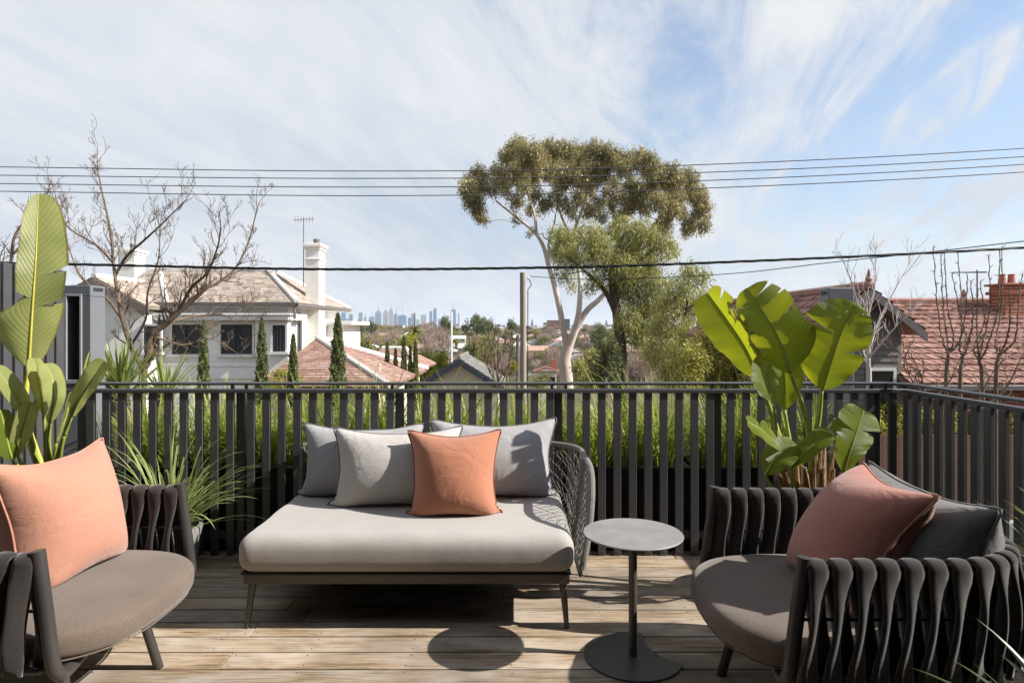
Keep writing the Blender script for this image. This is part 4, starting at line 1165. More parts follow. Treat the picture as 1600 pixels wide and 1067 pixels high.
def chimney(par, x, y, w, d, z0, z1, mat):
    c = child(MB().cbox(x-w/2, x+w/2, y-d/2, y+d/2, z0, z1, .01), 'chimney', mat, par)
    h = z1
    sub(MB().cbox(x-w/2-.04, x+w/2+.04, y-d/2-.04, y+d/2+.04, h-.62, h-.56, .01).cbox(x-w/2-.05, x+w/2+.05, y-d/2-.05, y+d/2+.05, h-.24, h-.14, .01)
        .cbox(x-w/2-.10, x+w/2+.10, y-d/2-.10, y+d/2+.10, h-.139, h-.02, .01), 'moulding', mat, c)
    sub(MB().lathe([(.11, 0), (.10, .10), (.13, .12), (.12, .20)], 10, (x+.05, y, h+.001)), 'chimney_pot', M_GUT, c)
    return c
chimney(vil, -7.50, 24.4, .52, .75, -.1, 4.62, M_WHITE)
chimney(vil, -14.55, 24.5, .62, .7, 2.2, 4.45, M_WHITE)
at_ = child(MB().tube([(-7.88, 24.2, 3.0), (-7.88, 24.2, 5.6)], .018, 6), 'antenna_mast', M_GUT, vil)
an = MB().tube([(-8.25, 24.2, 5.52), (-7.5, 24.2, 5.56)], .012, 5)
for i in range(7): an.tube([(-8.2+i*.11, 24.2, 5.42), (-8.2+i*.11, 24.2, 5.66)], .009, 4)
sub(an, 'antenna', M_GUT, at_)
child(MB().box(-7.69, -7.0, 26.6, 29.5, -4.6, 1.55), 'rear_wall', M_WHITE, vil)
child(MB().cbox(-7.69, -6.6, 26.4, 29.7, 1.56, 1.72, .02), 'rear_fascia', M_TRIM, vil)
# lower terracotta roof beside the villa
low = thing('terracotta_pavilion', 'low building with terracotta shingle pyramid roof and white hips beside the villa', 'house', (-5.7, 23, -4.6))
A_ = (-6.97, 22.9, 1.08)
ez = -.30
roof_part('roof', M_TERRA_T, low, [((-7.66, 19.0, ez), (-3.6, 19.0, ez), A_, A_), ((-3.6, 19.0, ez), (-3.6, 27.2, ez), A_, A_)],
          [((-3.6, 19.0, ez), A_), ((-3.6, 27.2, ez), A_)], M_LEAD, th=.22, tw=.3, lift=.02, capr=.10)
child(MB().box(-7.66, -3.9, 19.3, 27, -4.7, ez-.12), 'wall', M_CREAM, low)
roof_part('rear_roof', M_TERRA_T, low, [((-6.9, 27.3, -.35), (-4.0, 27.3, -.35), (-4.9, 29.6, .48), (-6.0, 29.6, .48)), ((-4.0, 27.3, -.35), (-3.8, 32.5, -.35), (-4.9, 29.7, .48), (-4.9, 29.6, .48))],
          [((-4.0, 27.3, -.35), (-4.9, 29.6, .48)), ((-6.0, 29.6, .48), (-4.9, 29.6, .48))], M_LEAD, th=.22, tw=.3, lift=.02)
child(MB().tube([(-4.35, 21, -.2), (-4.35, 21, .22)], .03, 6).lathe([(.05, 0), (.05, .05)], 8, (-4.35, 21, .22)), 'vent_pipe', M_LEAD, low)
# ------------------------------------------------------------------ small navy gable
gb = thing('gabled_cottage', 'small beige gabled cottage with navy bargeboards and grey tiled roof', 'house', (-2.16, 28, -6))
gx, gz, gy0, gy1, gs = -2.16, .20, 26.0, 31.0, .63
hw = 1.85
roof_part('roof', M_GREYT, gb, [((gx+hw, gy0, gz-gs*hw), (gx+hw, gy1, gz-gs*hw), (gx, gy1, gz), (gx, gy0, gz)), ((gx-hw, gy1, gz-gs*hw), (gx-hw, gy0, gz-gs*hw), (gx, gy0, gz), (gx, gy1, gz))],
          [((gx, gy0, gz), (gx, gy1, gz))], M_GREYT, th=.25, tw=.25, lift=.03)
for sg in (-1, 1):
    q = [(gx, gy0-.05, gz-.03), (gx+sg*hw, gy0-.05, gz-.03-gs*hw), (gx+sg*hw, gy0-.05, gz-.27-gs*hw), (gx, gy0-.05, gz-.27)]
    child(MB().slab(q if sg < 0 else q[::-1], .05), 'bargeboard', M_NAVY, gb)
child(MB().add([(gx-1.6, gy0+.25, -6.2), (gx+1.6, gy0+.25, -6.2), (gx+1.6, gy0+.25, gz-gs*1.6-.12), (gx, gy0+.25, gz-.14), (gx-1.6, gy0+.25, gz-gs*1.6-.12),
                (gx-1.6, gy1-.2, -6.2), (gx+1.6, gy1-.2, -6.2), (gx+1.6, gy1-.2, gz-gs*1.6-.12), (gx, gy1-.2, gz-.14), (gx-1.6, gy1-.2, gz-gs*1.6-.12)],
               [(0, 1, 2, 3, 4), (6, 5, 9, 8, 7), (1, 6, 7, 2), (5, 0, 4, 9)]), 'wall', m_paint('beige_wall', (.42, .39, .33), .8, .08), gb)
# ------------------------------------------------------------------ right house, red clay tiles
rh = thing('tiled_house', 'house with a big red clay tile roof and front gable on the right', 'house', (10, 16, -3.2))
EY, EZ2, RY2, RZ2 = 13.0, .31, 17.0, 2.11
roof_part('roof', M_REDTILE, rh, [((8.10, EY, EZ2), (17.0, EY, EZ2), (12.75, RY2, RZ2), (8.10, RY2, RZ2)), ((17.0, EY, EZ2), (17.0, 21, EZ2), (12.75, RY2+.6, RZ2), (12.75, RY2, RZ2)),
                                  ((17, 21, EZ2), (8.1, 21, EZ2), (8.1, RY2, RZ2), (12.75, RY2, RZ2))],
          [((8.1, RY2, RZ2), (12.75, RY2, RZ2)), ((17, EY, EZ2), (12.75, RY2, RZ2))], M_REDTILE, th=.30, tw=.22, wave=.028, lift=.045, capr=.10)
cx_, cz_, s_ = 7.33, 2.28, .79
roof_part('gable_roof', M_REDTILE, rh, [((cx_-1.35, 22, cz_-s_*1.35), (cx_-1.35, 13.1, cz_-s_*1.35), (cx_, 13.1, cz_), (cx_, 22, cz_)), ((cx_+1.12, 13.1, cz_-s_*1.12), (cx_+1.12, 19, cz_-s_*1.12), (cx_, 19, cz_), (cx_, 13.1, cz_))],
          [((cx_, 13.1, cz_), (cx_, 22, cz_))], M_REDTILE, th=.30, tw=.22, wave=.028, lift=.045, capr=.10)
q = [(cx_, 13.05, cz_-.04), (cx_+1.12, 13.05, cz_-.04-s_*1.12), (cx_+1.12, 13.05, cz_-.22-s_*1.12), (cx_, 13.05, cz_-.22)]
child(MB().slab(q[::-1], .05), 'bargeboard', M_GUT, rh)
q = [(cx_, 13.05, cz_-.04), (cx_-1.35, 13.05, cz_-.04-s_*1.35), (cx_-1.35, 13.05, cz_-.22-s_*1.35), (cx_, 13.05, cz_-.22)]
child(MB().slab(q, .05), 'bargeboard', M_GUT, rh)
M_WBD = m_paint('grey_weatherboard', (.17, .145, .13), .8, .12)
child(MB().add([(cx_-1.15, 13.4, -3.3), (8.15, 13.4, -3.3), (8.15, 13.4, cz_-s_*.85-.1), (cx_, 13.4, cz_-.15), (cx_-1.15, 13.4, cz_-s_*1.15-.12), (cx_-1.15, 19.8, -3.3), (cx_-1.15, 19.8, cz_-s_*1.15-.12), (8.15, 19, -3.3), (8.15, 19, cz_-s_*.85-.1)],
               [(0, 1, 2, 3, 4), (5, 0, 4, 6), (1, 7, 8, 2)]), 'gable_wall', M_WBD, rh)
for k in range(16):
    z = -.95+k*.13
    xe = min(8.14, cx_+(cz_-.2-z-.13)/s_)
    child(MB().slab([(cx_-.9, 13.398, z+.13), (cx_-.9, 13.375, z), (xe, 13.375, z), (xe, 13.398, z+.13)], .006), 'weatherboard', M_WBD, rh)
w_ = child(MB().box(7.45, 7.95, 13.36, 13.37, -.55, .55), 'window', M_GLASSD, rh)
sub(MB().box(7.39, 7.449, 13.33, 13.372, -.6, .61).box(7.951, 8.01, 13.33, 13.372, -.6, .61).box(7.45, 7.95, 13.331, 13.373, .551, .61).box(7.40, 8.0, 13.30, 13.372, -.66, -.601), 'frame', M_TRIM, w_)
fin = child(MB().lathe([(.08, 0), (.05, .06), (.07, .10), (.025, .16), (.04, .20), (.010, .32)], 8, (cx_, 13.15, cz_+.06)), 'finial', M_REDTILE, rh, True)
child(MB().lathe([(.06, 0), (.06, .28), (.09, .29), (.09, .36)], 10, (7.65, 14.3, 2.1)), 'flue', M_GUT, rh)
child(MB().lathe([(.10, 0), (.05, .08), (.08, .13), (.02, .28)], 8, (12.0, RY2, RZ2+.08)), 'finial', M_REDTILE, rh, True)
child(MB().box(8.16, 16.6, 13.4, 20.6, -3.3, EZ2-.14), 'wall', M_BRICK, rh)
child(MB().cbox(8.16, 17.1, EY-.12, EY-.005, EZ2-.13, EZ2-.02, .01), 'gutter', M_GUT, rh)
ch = child(MB().cbox(12.48, 12.98, 16.2, 16.75, 1.2, 2.52, .01), 'chimney', M_BRICK, rh)
sub(MB().cbox(12.42, 13.04, 16.14, 16.81, 2.30, 2.38, .01).cbox(12.40, 13.06, 16.12, 16.83, 2.521, 2.58, .01), 'moulding', M_BRICK, ch)
for dx in (-.12, .12): sub(MB().lathe([(.09, 0), (.07, .22), (.09, .24)], 10, (12.73+dx, 16.47, 2.581)), 'chimney_pot', m_paint('clay_pot', (.40, .15, .09), .8), ch)
am = child(MB().tube([(12.5, 17.2, 2.1), (12.5, 17.2, 3.0)], .02, 6), 'antenna_mast', M_GUT, rh)
an = MB().tube([(11.8, 17.2, 2.93), (12.75, 17.2, 2.95)], .016, 5)
for i in range(12): an.tube([(11.83+i*.08, 17.12, 2.93), (11.83+i*.08, 17.28, 2.93)], .010, 4)
sub(an, 'antenna', M_GUT, am)
# paling fence and retaining wall before the tiled house
M_PALE = m_tile('red_brown_paling', (.15, .08, .055), (.25, .145, .105), scale=3)
fn = thing('paling_fence', 'red-brown timber paling fence seen through the right end of the railing', 'fence', (8.5, 11.5, -2.0))
pale = MB().cbox(-.046, .046, 0, .018, 0, 1.52, .003).build('paling', M_PALE, fn)
for i in range(46):
    o = pale if i == 0 else pale.copy()
    if i: COL.objects.link(o); o.parent = fn
    o.location = (-2.4+i*.1, .0, random.Random(i).uniform(-.015, .015))
for z in (.25, 1.25): child(MB().box(6.05, 10.65, 11.52, 11.57, -2.0+z, -1.91+z), 'fence_rail', M_PALE, fn)
rwl = MB().box(3.6, 16, 11.3, 11.9, -3.3, -2.0).build('retaining_wall', M_KERB); tag(rwl, 'low concrete retaining wall under the paling fence', 'wall')
ydz = MB().box(3.6, 17, 11.91, 22, -3.3, -2.02).build('yard', MATS['grassy_ground']); tag(ydz, kind='structure')
# ------------------------------------------------------------------ poles and cables
M_POLE = m_bark('weathered_pole', (.19, .155, .125), (.42, .35, .29), 3, .06, .5)
pp = P(818, 600, 16.0); up = thing('power_pole', 'weathered grey timber power pole left of the gum tree', 'pole', (pp.x, 16, tz(pp.x, 16)))
zt = P(818, 426, 16).z
child(MB().tube([(pp.x+.0, 16, -3.6), (pp.x, 16, -1), (pp.x-.02, 16, zt)], [.092, .084, .072], 14), 'shaft', M_POLE, up, True)
child(MB().lathe([(.018, 0), (.03, .02), (.03, .05), (.015, .08)], 8, (pp.x+.12, 16, zt-.18)), 'insulator', M_TRIM, up)
child(MB().tube([(pp.x+.12, 16, zt-.12), (pp.x+.20, 16, zt-.3), (pp.x+.11, 16, zt-.42), (pp.x+.10, 16, -1.5)], .012, 6), 'conduit', M_LOUV, up)
p2 = P(809, 600, 62); sp_ = thing('power_pole', 'short dark pole in the valley just left of the grey power pole', 'pole', (p2.x, 62, tz(p2.x, 62)))
child(MB().tube([(p2.x, 62, -9), (p2.x, 62, P(809, 523, 62).z)], .17, 8), 'shaft', M_GUT, sp_)
p3 = P(705.5, 600, 90); wp_ = thing('lamp_post', 'thin pale mast standing among the far trees below the towers', 'pole', (p3.x, 90, tz(p3.x, 90)))
child(MB().tube([(p3.x, 90, -12), (p3.x, 90, P(705, 487, 90).z)], .13, 8), 'mast', M_TRIM, wp_)
M_WIRE = m_paint('grey_wire', (.10, .095, .095), .5, .2)
M_CABLE = m_paint('black_cable', (.014, .014, .015), .5, .2)
def wire(px, d, r, mat, name, label, group=None, n=8):
    pts = catmull([P(q[0], q[1], q[2] if len(q) > 2 else d) for q in px], 14)
    o = MB().tube(pts, r, n).build(name, mat, None, True)
    return tag(o, label, 'cable', group)
WL = ['topmost of the four thin overhead wires', 'second from the top of the four thin overhead wires', 'third from the top of the four thin overhead wires', 'lowest of the four thin overhead wires']
for i, (a, b, c, d_) in enumerate(((261, 266.5, 258, 232), (274, 278, 270, 245), (287, 291.5, 283, 257), (299, 305, 295, 269))):
    wire([(-1500, a-24), (-600, a-7), (0, a), (560, b+1), (1000, c+3), (1600, d_), (2400, d_-62)], 11.5, .0085, M_WIRE, 'overhead_wire', WL[i]+' across the sky', 'thin overhead wires')
cpts = catmull([P(x, y, 9.0) for x, y in ((-900, 392), (-300, 405), (110, 413), (480, 420.5), (800, 419), (1100, 411), (1600, 387), (2300, 340))], 60)
tw = []
for k in range(3):
    pts = [p+Vector((0, math.cos(i*.42+k*2.094)*.010, math.sin(i*.42+k*2.094)*.010)) for i, p in enumerate(cpts)]
    tw.append(pts)
bc = thing('bundled_cable', 'thick black twisted cable sagging across below the thin wires', 'cable', cpts[0])
for k in range(3):
    b = MB().tube(tw[k], .0105, 6); child(b, 'strand', M_CABLE, bc, True)
wire([(828, 432, 16), (900, 436, 15), (1000, 435, 14), (1150, 427, 13), (1300, 410, 12), (1460, 393, 11), (1600, 377, 10), (2100, 320, 8.5)], 12.5, .008, M_CABLE, 'service_wire', 'thin dark service wire rising from the timber pole to the right')
# ------------------------------------------------------------------ foliage tools
def leaf_quads(C, size, aspect, rs, droop=0.0, outw=None, flat=0.0):
    """one diamond leaf per centre; droop pulls the leaf axis down, outw biases it along given vectors"""
    n = len(C); a = rs.normal(size=(n, 3))
    if outw is not None: a += outw*1.2
    a[:, 2] -= droop*2; a /= np.linalg.norm(a, axis=1)[:, None]+1e-9
    s = np.cross(a, rs.normal(size=(n, 3))); s /= np.linalg.norm(s, axis=1)[:, None]+1e-9
    l = (size*(rs.uniform(.6, 1.35, n)))[:, None]; w = l*aspect
    V = np.stack([C-a*l*.5, C+s*w*.5+a*l*.05, C+a*l*.5, C-s*w*.5+a*l*.05], 1).reshape(-1, 3)
    return V, np.arange(4*n).reshape(-1, 4)
def sph(n, rs, power=.33):
    v = rs.normal(size=(n, 3)); v /= np.linalg.norm(v, axis=1)[:, None]
    return v*(rs.uniform(0, 1, n)**power)[:, None]
def limb(mb, pts, r0, r1, n=8, seg=5, wob=0, rg=None):
    pts = [Vector(p) for p in pts]
    if wob and rg:
        pts = [p if i in (0, len(pts)-1) else p+Vector((rg.uniform(-wob, wob), rg.uniform(-wob, wob), rg.uniform(-wob, wob))) for i, p in enumerate(pts)]
    c = catmull(pts, seg); k = len(c)
    mb.tube(c, [r0+(r1-r0)*i/(k-1) for i in range(k)], n)
    return [(p, r0+(r1-r0)*i/(k-1)) for i, p in enumerate(c)]
def connect(mb, nodes, targets, rg, r_tip=.02, sag=.08, rmax=.12):
    """grow a branch from the nearest existing wood to each foliage clump"""
    tg = sorted(targets, key=lambda t: min((t-n[0]).length for n in nodes))
    for t in tg:
        best = min(nodes, key=lambda n: (t-n[0]).length + max(0, (n[0].z-t.z))*1.2)
        p0, r0 = best; d = t-p0; L = d.length
        if L < .2: continue
        rb = min(r0*.62, rmax, .018+.018*L); mid = p0+d*.5+Vector((rg.uniform(-.1, .1)*L, rg.uniform(-.1, .1)*L, rg.uniform(0, .12)*L-sag*L*.3))
        q = p0+d*.22+Vector((rg.uniform(-.06, .06)*L, rg.uniform(-.06, .06)*L, .03*L))
        nodes += limb(mb, [p0, q, mid, t], rb, r_tip, 5, 4)[3:]
M_GUMBARK = m_bark('pale_gum_bark', (.36, .28, .235), (.66, .57, .50), 1.3, .18, .25)
M_DARKBARK = m_bark('dark_bark', (.045, .032, .025), (.12, .09, .07), 5, .25)
M_TWIG = m_bark('grey_brown_twig', (.10, .07, .055), (.24, .17, .13), 7, .4)
M_MOSSY = m_bark('mossy_branch', (.085, .06, .045), (.22, .16, .11), 6, .4)
M_WTWIG = m_bark('pale_birch_twig', (.38, .33, .30), (.66, .60, .56), 8, .4)
M_GUML = m_leaf('gum_leaf', (.10, .105, .04), (.56, .47, .22), .38, .45, .5, (.20, .17, .05), .75, None, .62)
M_PEPL = m_leaf('feathery_green_leaf', (.16, .17, .045), (.52, .48, .17), .42, .5, .4, (.28, .28, .06), .5)
M_BUSHL = m_leaf('yellow_green_leaf', (.12, .13, .025), (.48, .42, .09), .38, .5, .4, (.32, .32, .04), .8)
M_DKL = m_leaf('dark_green_leaf', (.03, .042, .014), (.14, .15, .05), .2, .5, .4, None, .8)
M_CYPL = m_leaf('cypress_leaf', (.05, .072, .025), (.19, .21, .075), .15, .6, .3, None, 1.2)
M_LIMEL = m_leaf('lime_leaf', (.14, .17, .015), (.38, .36, .045), .3, .5, .4, None, .6)
# ------------------------------------------------------------------ the big gum tree
def zpt(zx, zy, d, dy=0): return P(700+zx/2.541, 200+zy/2.541, d+dy)
GD = 40.0
rg = random.Random(71); rs = np.random.RandomState(71)
gum = thing('gum_tree', 'tall pale-trunked gum tree with a wide olive crown against the sky', 'tree', (P(885, 600, GD).x, GD, tz(3.4, GD)))
wood = MB(); nodes = []
nodes += limb(wood, [P(884, 780, GD), P(886, 640, GD), P(885, 590, GD), P(882, 562, GD), P(887, 543, GD)], .46, .34, 14)
T0 = P(887, 545, GD)
nodes += limb(wood, [T0, P(881, 520, GD), P(875, 485, GD), P(866, 445, GD), P(857, 415, GD+.3), P(850, 388, GD+.4), P(838, 366, GD+.5), P(818, 348, GD+.3), P(795, 330, GD), P(775, 314, GD-.4)], .22, .05, 12)
nodes += limb(wood, [T0, P(898, 515, GD-.2), P(904, 490, GD-.3), P(906, 462, GD-.2), P(905, 430, GD), P(892, 375, GD+.3), P(878, 340, GD+.5), P(868, 312, GD+.8)], .23, .05, 12)
nodes += limb(wood, [T0+Vector((.06, .1, -.1)), P(901, 512, GD), P(918, 484, GD+.3), P(938, 466, GD+.6), P(956, 440, GD+1), P(965, 390, GD+1.3), P(960, 340, GD+1.5), P(945, 300, GD+1.4)], .23, .06, 12)
nodes += limb(wood, [P(956, 440, GD+1), P(985, 400, GD+1), P(1015, 360, GD+.6), P(1045, 325, GD+.2), P(1068, 305, GD)], .17, .05, 8)
nodes += limb(wood, [P(838, 366, GD+.5), P(835, 335, GD+1), P(825, 305, GD+1.2), P(815, 275, GD+1)], .11, .04, 7)
nodes += limb(wood, [P(892, 375, GD+.3), P(905, 340, GD-.4), P(915, 310, GD-.8), P(925, 280, GD-1)], .12, .04, 7)
nodes += limb(wood, [P(857, 415, GD+.3), P(858, 375, GD+.2), P(866, 350, GD-.2), P(868, 335, GD-.5)], .09, .04, 7)
G = [(280,75,38),(250,120,44),(330,110,50),(400,105,52),(470,100,46),(520,120,48),(590,110,46),(650,125,46),(700,150,42),(760,125,40),(800,150,40),(830,190,50),(880,200,50),(950,210,42),(980,260,50),
     (1010,330,42),(1020,390,32),(960,390,42),(880,330,46),(900,280,50),(830,290,42),(850,380,34),(935,425,20),(740,240,48),(700,280,40),(660,220,36),(720,320,34),(590,180,46),(540,200,40),(470,190,48),
     (400,170,48),(330,180,48),(270,190,44),(215,200,38),(190,170,24),(120,210,48),(80,240,42),(100,290,46),(130,345,34),(140,370,20),(180,250,32),(270,290,36),(330,330,28),(268,370,20),(330,420,16),
     (390,300,38),(440,285,36),(520,280,38),(560,330,36),(600,300,34),(500,350,26),(610,350,28),(650,310,30),(780,330,30),(560,240,34),(440,230,34),(300,240,32),(1000,290,36),(690,350,34),(800,250,40),(760,300,36),(860,400,34),(480,320,32),(350,270,32),(230,250,28),(930,340,34),(640,260,32)]
blobs = [(zpt(x, y, GD, rg.uniform(-2.6, 2.6)), r/2.541*GD/1000*(1.04 if y < 215 else .90)) for x, y, r in G]
connect(wood, nodes, [Vector(c)-Vector((0, 0, r*.25)) for c, r in blobs], rg, .018)
child(wood, 'trunk', M_GUMBARK, gum, True)
def crown(par, blobs, dens, size, aspect, mat, rs, ns, droop=.3, zs=1.0, thr=.30, seed=0, name='crown', per=3):
    """foliage fills the union of the blobs where a lumpy field is high enough: ragged masses, gaps between"""
    out = []; nn = []
    for i, (c, r) in enumerate(blobs):
        R2 = r*1.25; n = int(dens*4.2*R2**3/per)+4
        p = sph(n, rs, .36)*R2; q = p+np.array(c)
        f = vnoise(q[:, 0]/ns*1.7, q[:, 1]/ns*1.7, q[:, 2]/ns*1.7/zs, seed)*.62+vnoise(q[:, 0]/ns*4.3, q[:, 1]/ns*4.3, q[:, 2]/ns*4.3/zs, seed+2)*.42
        keep = f+(1-np.linalg.norm(p, axis=1)/r)*1.0 > thr
        q = q[keep]; p = p[keep]
        q = np.repeat(q, per, 0)+rs.normal(size=(len(q)*per, 3))*size*np.array([.42, .42, .42+.5*droop])
        out.append(q); nn.append(np.repeat(p/R2, per, 0))
    C = np.concatenate(out); Nn = np.concatenate(nn)
    V, F = leaf_quads(C, size, aspect, rs, droop, Nn*.8)
    V = V-np.array(par.location)
    return npmesh(name, V, F, mat, par)
crown(gum, blobs, 2100, .185, .26, M_GUML, rs, .62, .8, .85, .11, 3, per=5)
# ------------------------------------------------------------------ second tree, dark trunk, light green hanging foliage
PD = 33.0
pt = thing('pepper_tree', 'lighter green drooping tree on a dark trunk in front of the gum', 'tree', (P(972, 600, PD).x, PD, tz(5, PD)))
wood = MB(); nodes = []
nodes += limb(wood, [P(975, 760, PD), P(974, 640, PD), P(973, 590, PD), P(970, 540, PD), P(964, 490, PD), P(958, 455, PD), P(955, 425, PD)], .40, .17, 12)
nodes += limb(wood, [P(966, 500, PD), P(945, 455, PD-.3), P(915, 425, PD-.6), P(885, 400, PD-.6)], .15, .05, 8)
nodes += limb(wood, [P(958, 455, PD), P(985, 420, PD), P(1015, 395, PD+.3), P(1040, 385, PD+.3)], .14, .05, 8)
nodes += limb(wood, [P(955, 425, PD), P(965, 395, PD), P(975, 365, PD-.3)], .13, .05, 8)
G = [(430,430,40),(480,450,56),(560,430,48),(600,470,56),(660,420,48),(700,380,36),(760,420,56),(820,450,50),(870,480,42),(900,500,26),(720,480,56),(640,540,56),(560,520,48),(480,520,48),(430,500,40),(450,580,32),
     (490,620,24),(590,600,40),(700,560,64),(790,540,62),(740,630,62),(690,670,42),(720,760,50),(830,620,50),(800,720,70),(760,820,64),(560,640,26),(640,640,30)]
blobs = [(zpt(x, y, PD, rg.uniform(-1.8, 1.8)), r/2.541*PD/1000*1.05) for x, y, r in G]
connect(wood, nodes, [Vector(c) for c, r in blobs], rg, .015)
child(wood, 'trunk', M_DARKBARK, pt, True)
crown(pt, blobs, 1300, .19, .20, M_PEPL, rs, .46, 1.0, 1.7, .10, 5, per=4)
# feathery trees to the right of it
def leafy(name, label, base, d, G, per, size, aspect, mat, sub_r, droop, bark=M_DARKBARK, spread=1.2, r0=.14, group=None, conv=zpt, scale=2.541):
    b = P(base[0], base[1], d); t = thing(name, label, 'tree' if 'tree' in name else 'shrub', (b.x, d, min(tz(b.x, d), b.z)), 0, group)
    wd = MB(); bl = [(conv(x, y, d, rg.uniform(-spread, spread)), r/scale*d/1000) for x, y, r in G]
    top = max(bl, key=lambda q: q[0].z)[0]; cen = sum((q[0] for q in bl), Vector())/len(bl)
    nd = limb(wd, [t.location, Vector((b.x, d, t.location.z*.5+cen.z*.5)), cen, (cen+top)/2], r0, r0*.3, 8)
    connect(wd, nd, [Vector(c) for c, r in bl], rg, .012)
    child(wd, 'trunk', bark, t, True)
    crown(t, bl, per, size, aspect, mat, rs, sub_r, droop, 1.5 if droop > .5 else .9, .10, len(G))
    return t
leafy('wattle_tree', 'feathery grey-green tree between the pepper tree and the paddle leaves', (1065, 600), 27,
      [(960,580,45),(1010,600,36),(930,640,55),(880,700,62),(960,720,62),(1030,680,48),(850,800,62),(940,820,70),(1040,780,56),(900,900,62),(820,900,55),(1000,900,62),(880,980,60),(980,980,60)], 2000, .16, .20, M_PEPL, .36, .9, M_DARKBARK, 1.3)
leafy('dark_shrub', 'dense dark green shrub right of the gum trunk', (945, 605), 23, [(640,880,44),(615,940,44),(660,950,42),(605,850,28),(640,1010,46),(600,1000,36)], 5000, .10, .42, M_DKL, .28, .2)
idt = lambda x, y, d, dy=0: P(x, y, d+dy)
leafy('broadleaf_shrub', 'big sunlit yellow-green bush left of the tiled house', (1150, 610), 12.4,
      [(1085,560,22),(1110,535,24),(1140,515,26),(1165,505,24),(1190,520,26),(1215,540,24),(1130,570,28),(1165,560,30),(1200,575,28),(1235,575,22),(1075,590,22),(1110,600,26),(1150,610,28),(1195,610,28),(1060,575,16),(1130,500,16)],
      12000, .065, .48, M_BUSHL, .20, .1, M_DARKBARK, .6, .06, None, idt, 1.0)
leafy('broadleaf_shrub', 'grey-green bush behind the railing below the gum trunk', (920, 608), 30, [(905,575,12),(925,560,14),(940,580,12),(915,595,14),(935,600,12)], 4000, .12, .45, M_PEPL, .25, .1, M_DARKBARK, .5, .08, None, idt, 1.0)
leafy('broadleaf_shrub', 'dense green hedge bush above the paling fence', (1405, 690), 13, [(1385,650,18),(1405,645,18),(1425,652,18),(1450,655,18),(1480,660,18),(1510,660,18),(1375,670,16),(1415,672,18),(1545,660,18),(1580,664,18)], 14000, .06, .5, M_BUSHL, .18, .1, M_DARKBARK, .4, .05, None, idt, 1.0)
# ------------------------------------------------------------------ pencil cypresses
def cypress(px, ytop, wpx, d, label, ybase=640):
    b = P(px, ybase, d); top = P(px, ytop, d); H = top.z-b.z; r = wpx/2*d/1000
    t = thing('pencil_cypress', label, 'tree', (b.x, d, b.z), 0, 'pencil cypresses by the villa')
    z0 = tz(b.x, d)-b.z
    MB().tube([(0, 0, z0), (0, 0, H*.8)], [r*.28, r*.06], 8).build('trunk', M_DARKBARK, t, True)
    n = int(min(9000, 5200*H*r*2)); u = rs.uniform(0, 1, n)**.9
    R_ = r*np.clip(1-u, 0, 1)**.55*np.minimum(1, .55+u*2.2)*(1+.22*np.sin(u*47+px)*rs.uniform(0, 1, n))
    th = rs.uniform(0, 2*PI, n); k = rs.uniform(.55, 1, n)
    knob = 1+.16*np.sin(th*5+u*23+px)
    C = np.stack([R_*k*knob*np.cos(th), R_*k*knob*np.sin(th), u*H], 1)
    ow = np.stack([np.cos(th)*.35, np.sin(th)*.35, np.full(n, 1.7)], 1)
    V, F = leaf_quads(C, .022+.0042*d*.9, .34, rs, 0, ow)
    npmesh('crown', V, F, M_CYPL, t)
cypress(409, 497, 25, 17.0, 'pencil cypress before the white corner of the villa, left of its arched window')
cypress(458, 523, 21, 17.6, 'shorter pencil cypress in front of the arched window of the villa')
cypress(528, 490, 31, 16.0, 'tallest pencil cypress standing before the terracotta roof')
cypress(318, 500, 22, 18.0, 'pencil cypress half hidden by the bare tree before the shuttered windows')
for px, yt, w, lb in ((605, 535, 9, 'leftmost thin cypress of the row left of the navy gable'), (618, 545, 8, 'second thin cypress of the row left of the navy gable'), (631, 527, 9, 'tall middle cypress of the row left of the navy gable'),
                      (641, 540, 7, 'fourth thin cypress of the row left of the navy gable'), (649, 533, 9, 'rightmost thin cypress of the row left of the navy gable')):
    cypress(px, yt, w*1.5, 24, lb)
leafy('broadleaf_shrub', 'low bright shrub between the villa cypresses', (440, 610), 18.5, [(432,588,10),(445,584,10),(470,592,9),(430,600,10),(450,600,10)], 12000, .06, .5, M_LIMEL, .16, .1, M_DARKBARK, .3, .05, None, idt, 1.0)
leafy('broadleaf_tree', 'bright lime-green rounded tree behind the thin cypress row', (675, 600), 42, [(668,575,16),(685,566,16),(660,560,13),(695,580,14),(650,585,14),(675,592,16),(690,556,10)], 700, .18, .5, M_LIMEL, .40, .1, M_DARKBARK, .8, .15, None, idt, 1.0)
leafy('broadleaf_tree', 'small yellow-green tree above the cypress row', (640, 570), 60, [(635,533,11),(646,530,9),(628,540,9),(640,545,10)], 400, .22, .5, M_LIMEL, .50, .1, M_DARKBARK, .8, .15, None, idt, 1.0)
